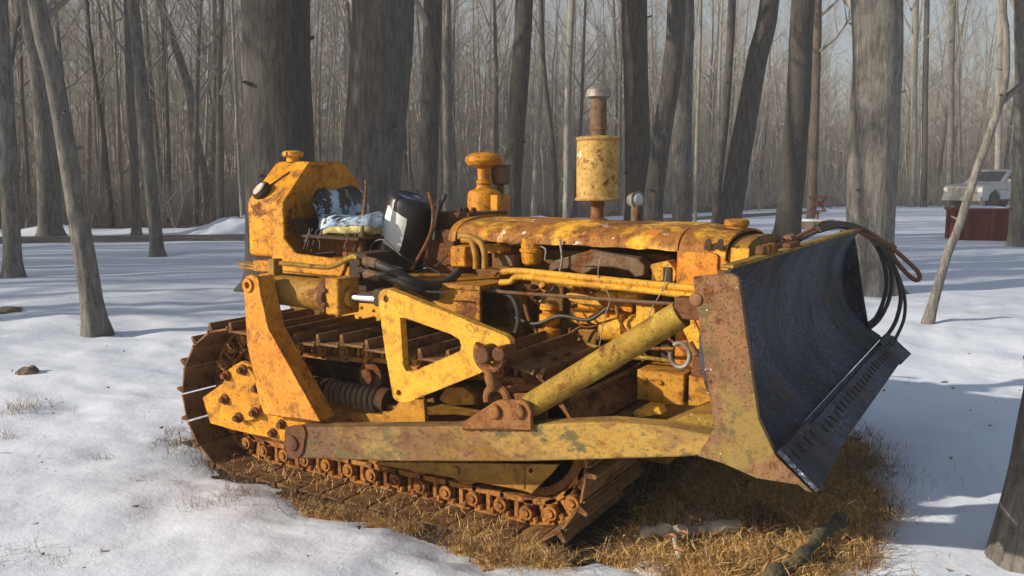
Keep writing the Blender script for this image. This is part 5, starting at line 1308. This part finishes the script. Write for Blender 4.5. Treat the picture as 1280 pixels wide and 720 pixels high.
# =================================================================== far objects
# red container
cA = PZ(1204, 304); D1 = (cA.x-CAM[0])*DV[0]+(cA.y-CAM[1])*DV[1]
rc = empty('red_container', (cA.x, cA.y, 0), 'dull red steel container with snow on its rim, near the right edge', 'container')
ex = Vector((RV[0]*.995+DV[0]*.02, RV[1]*.995+DV[1]*.02, 0)).normalized(); ey = Vector((-ex.y, ex.x, 0))
M4 = Matrix(((ex.x, ey.x, 0, 0), (ex.y, ey.y, 0, 0), (0, 0, 1, 0), (0, 0, 0, 1)))
H_ = .83; Lc, Wc = 3.4, .9
sk = Matrix(((1, -.55, 0, 0), (0, 1, 0, 0), (0, 0, 1, 0), (0, 0, 0, 1)))
W4 = M4
def child_local(b, name, mat, root, bevel=0.):
    o = b.build(name, mat, None, bevel); o.parent = root; return o
b = MB(); b.box(0, Lc, 0, .03, .06, H_, W4); b.box(0, .03, .03, Wc-.03, .06, H_, W4); b.box(Lc-.03, Lc, .03, Wc-.03, .06, H_, W4); b.box(0, Lc, Wc-.03, Wc, .06, H_, W4); b.box(.03, Lc-.03, .03, Wc-.03, .10, .13, W4)
child_local(b, 'container_walls', M['red_box'], rc, .01)
b = MB()
for k_ in range(6): x_ = .02+k_*.64; b.box(x_, x_+.09, -.06, 0, .06, H_-.05, W4)
b.box(-.04, Lc+.04, -.07, .03, H_-.04, H_+.03, W4); b.box(-.05, .03, .03, Wc, H_-.04, H_+.03, W4)
for k_ in range(3): b.box(-.05, 0, .1+k_*.3, .17+k_*.3, .06, H_-.05, W4)
b.box(0, Lc, -.05, 0, .0, .06, W4); child_local(b, 'container_ribs', M['red_box'], rc, .01)
b = MB(); nn = 16
vs = []; fs = []
for i in range(nn+1):
    for j in range(9):
        x_ = .0+i/nn*1.6; y_ = .05+j/8*(Wc-.2); e_ = math.sin(PI*i/nn)**.5*math.sin(PI*j/8)**.5; vs.append(W4 @ Vector((x_, y_, H_-.06+e_*.14+.03*noise.noise(Vector((x_*2, y_*2, 1))))))
for i in range(nn):
    for j in range(8): a = i*9+j; fs.append((a, a+9, a+10, a+1))
b.add(vs, fs); child_local(b, 'snow_load', M['snow'], rc)

# pickup
tp = PZ(1243, 263); 
truck = empty('pickup_truck', (tp.x, tp.y, 0), 'silver pickup truck parked by the woods beyond the red container', 'pickup truck')
# local frame: x toward the nose; nose points left and slightly toward the camera
ang = math.atan2(-RV[1]*.88-DV[1]*.47, -RV[0]*.88-DV[0]*.47); truck.rotation_euler = (0, 0, ang); truck.scale = (1.1, 1.1, 1.16)
# origin = near front wheel; near side is local +y
sidep = [(.95, .42), (.98, .62), (.96, .95), (.88, 1.08), (-.45, 1.20), (-1.15, 1.72), (-1.35, 1.80), (-2.6, 1.80), (-2.85, 1.72), (-3.0, 1.25), (-4.6, 1.25), (-4.65, .60), (-4.5, .45)]
def wheelcut(cx_): return arc(cx_, .40, .47, 0, 180, 12)
bottom = [(-4.5, .45)]+[p for p in reversed(arc(-3.45, .40, .47, 4, 176, 10))]+[p for p in reversed(arc(0, .40, .47, 4, 176, 10))]
poly = [(.95, .42), (.98, .62), (.96, .95), (.88, 1.10), (-.45, 1.20), (-.55, 1.22), (-2.95, 1.24), (-4.6, 1.26), (-4.65, .60)]+bottom
b = MB(); b.prism(poly, -2.0, 0.0); child_local(b, 'truck_body', M['car_paint'], truck, .06)
cab = [(-.50, 1.19), (-1.20, 1.74), (-1.38, 1.81), (-2.60, 1.81), (-2.82, 1.74), (-2.98, 1.22)]
vs = [(x_, -.05-(z_-1.2)*.22, z_) for x_, z_ in cab]+[(x_, -1.95+(z_-1.2)*.22, z_) for x_, z_ in cab]
b = MB(); k_ = len(cab); b.add(vs, [tuple(range(k_)), tuple(reversed(range(k_, 2*k_)))]+[(i, i+k_, (i+1) % k_+k_, (i+1) % k_) for i in range(k_)]); child_local(b, 'cab', M['car_paint'], truck, .03)
b = MB()
def side_quad(pts, off): return [(x_, -.05-(z_-1.2)*.22+off, z_) for x_, z_ in pts]
for pts in ([(-.86, 1.27), (-1.32, 1.66), (-1.75, 1.70), (-1.75, 1.27)], [(-1.83, 1.27), (-1.83, 1.70), (-2.58, 1.70), (-2.78, 1.27)]):
    for off, flip in ((.006, 0),): v_ = side_quad(pts, off)+side_quad(pts, off-.02); b.add(v_, [(0, 1, 2, 3), (7, 6, 5, 4), (0, 4, 5, 1), (1, 5, 6, 2), (2, 6, 7, 3), (3, 7, 4, 0)])
wsn = Vector((.62, 0, .78)); b.add([(-.60+.02, -.20, 1.28), (-1.16+.02, -.28, 1.72), (-1.16+.02, -1.72, 1.72), (-.60+.02, -1.80, 1.28), (-.62, -.20, 1.25), (-1.18, -.28, 1.69), (-1.18, -1.72, 1.69), (-.62, -1.80, 1.25)], [(0, 1, 2, 3), (7, 6, 5, 4), (0, 4, 5, 1), (1, 5, 6, 2), (2, 6, 7, 3), (3, 7, 4, 0)])
child_local(b, 'window', M['car_glass'], truck)
for cx_ in (0, -3.45):
    for y_ in (-.03, -1.97):
        s_ = -1 if y_ < -1 else 1
        b = MB(); b.lathe([(-.24, .20), (-.24, .36), (-.20, .395), (-.04, .395), (0, .36), (0, .24)], (cx_, y_, .40), (0, s_, 0), 28); w_ = child_local(b, 'wheel', M['tyre'], truck)
        b = MB(); b.lathe([(-.06, .05), (-.03, .24), (-.008, .25), (-.004, .22), (-.03, .20), (-.02, .07), (.0, .06), (.004, .01)], (cx_, y_, .40), (0, s_, 0), 24)
        for a_ in range(0, 360, 60): b.box(-.02, .02, -.028, -.004, .06, .22, Matrix.Translation((cx_, y_, .40)) @ Matrix.Rotation(R(a_), 4, 'Y'))
        o = b.build('rim', M['bare_steel'], None); o.parent = w_
b = MB(); b.box(.975, .995, -1.75, -.25, .72, .98); b.box(.93, 1.05, -1.98, -.02, .42, .60); child_local(b, 'grille', M['bare_steel'], truck, .02)
for y_ in (-.30, -1.98): b = MB(); b.box(.86, .985, y_, y_+.28, .80, 1.0); child_local(b, 'headlight', M['paper'], truck, .03)
b = MB(); b.box(-.92, -.76, .03, .20, 1.22, 1.38); child_local(b, 'mirror', M['car_paint'], truck, .03)
b = MB(); b.box(-1.80, -1.79, -.004, .004, .62, 1.2); b.box(-2.85, -2.84, -.004, .004, .62, 1.2); b.box(-.78, -.77, -.004, .004, .62, 1.2); b.box(-2.1, -1.9, .0, .02, 1.05, 1.09); b.box(-3.0, -.5, -.02, .01, .42, .50); child_local(b, 'door_trim', M['black_plastic'], truck)

# red hopper on a stand
fp = PD(1021, 278, 26); fp.z = 0
hp = empty('feeder_stand', tuple(fp), 'small dull red feeder stand on a snowy slab behind the blade', 'feeder')
b = MB(); b.box(-.55, .45, -.3, .3, .05, .30); child_local(b, 'slab', M['wood'], hp, .02)
b = MB(); b.box(-.57, .47, -.32, .32, .30, .37); child_local(b, 'snow_cover', M['snow'], hp, .03)
b = MB(); b.cyl((0, 0, .3), (0, 0, .62), .05, 10); child_local(b, 'post', M['wood'], hp)
b = MB()
b.box(-.26, .26, -.2, .2, .60, .63); b.box(-.24, .24, -.2, .2, 1.02, 1.07)
for sx in (-1, 1):
    for sy in (-1, 1):
        b.tube([(sx*.22, sy*.17, 1.02), (sx*.10, sy*.08, .84), (sx*.2, sy*.15, .63)], .02, 6)
b.lathe([(0, .07), (.12, .09), (.14, .05)], (0, 0, .78), (0, 0, 1), 12)
child_local(b, 'red_frame', M['red_iron'], hp, .005)

b = MB(); b.box(-176, 116, -52, 202, -3, 44)
hz = b.build('haze', None, None); hz.data.materials.clear()
hm = bpy.data.materials.new('winter_haze'); hm.use_nodes = True; hn = hm.node_tree; hn.nodes.remove(hn.nodes['Principled BSDF'])
pv = hn.nodes.new('ShaderNodeVolumePrincipled'); pv.inputs['Color'].default_value = (.86, .86, .86, 1); pv.inputs['Density'].default_value = HAZE
hn.links.new(pv.outputs[0], hn.nodes['Material Output'].inputs['Volume']); hz.data.materials.append(hm); tag(hz, 'thin pale winter haze in the air between the trees', 'haze', kind='stuff')
# =================================================================== camera, light, world
cam = bpy.data.objects.new('camera', bpy.data.cameras.new('camera')); col.objects.link(cam)
cam.location = CAM; cam.data.sensor_width = 36; cam.data.lens = 36*F/1280; cam.data.clip_end = 1500; cam.data.clip_start = .05
fwd = Vector((DV[0]*CP, DV[1]*CP, -SP)); cam.rotation_euler = fwd.to_track_quat('-Z', 'Y').to_euler(); scene.camera = cam
EL = R(21); az = Vector((-.669, -.743)); to_sun = Vector((az.x*math.cos(EL), az.y*math.cos(EL), math.sin(EL)))
sun = bpy.data.objects.new('sun', bpy.data.lights.new('sun', 'SUN')); col.objects.link(sun)
sun.data.energy = 5.0; sun.data.angle = R(.6); sun.data.color = (1., .87, .70); sun.rotation_euler = to_sun.to_track_quat('Z', 'Y').to_euler(); sun.location = (-6, -8, 12)
w = bpy.data.worlds.new('World'); scene.world = w; w.use_nodes = True; nt = w.node_tree
sky = nt.nodes.new('ShaderNodeTexSky'); sky.sky_type = 'NISHITA'; sky.sun_disc = False; sky.sun_elevation = EL
sky.sun_rotation = math.atan2(az.x, az.y); sky.air_density = 1.; sky.dust_density = 1.2; sky.ozone_density = 1.
bg = nt.nodes['Background']; nt.links.new(sky.outputs[0], bg.inputs[0]); bg.inputs[1].default_value = .082
scene.view_settings.view_transform = 'Standard'; scene.view_settings.look = 'None'; scene.view_settings.exposure = .58; scene.view_settings.gamma = 1
scene.cycles.use_denoising = True
scene.cycles.max_bounces = 5; scene.cycles.volume_bounces = 0; scene.cycles.diffuse_bounces = 3
for o in list(bpy.data.objects):
    if '_w' in o: del o['_w']
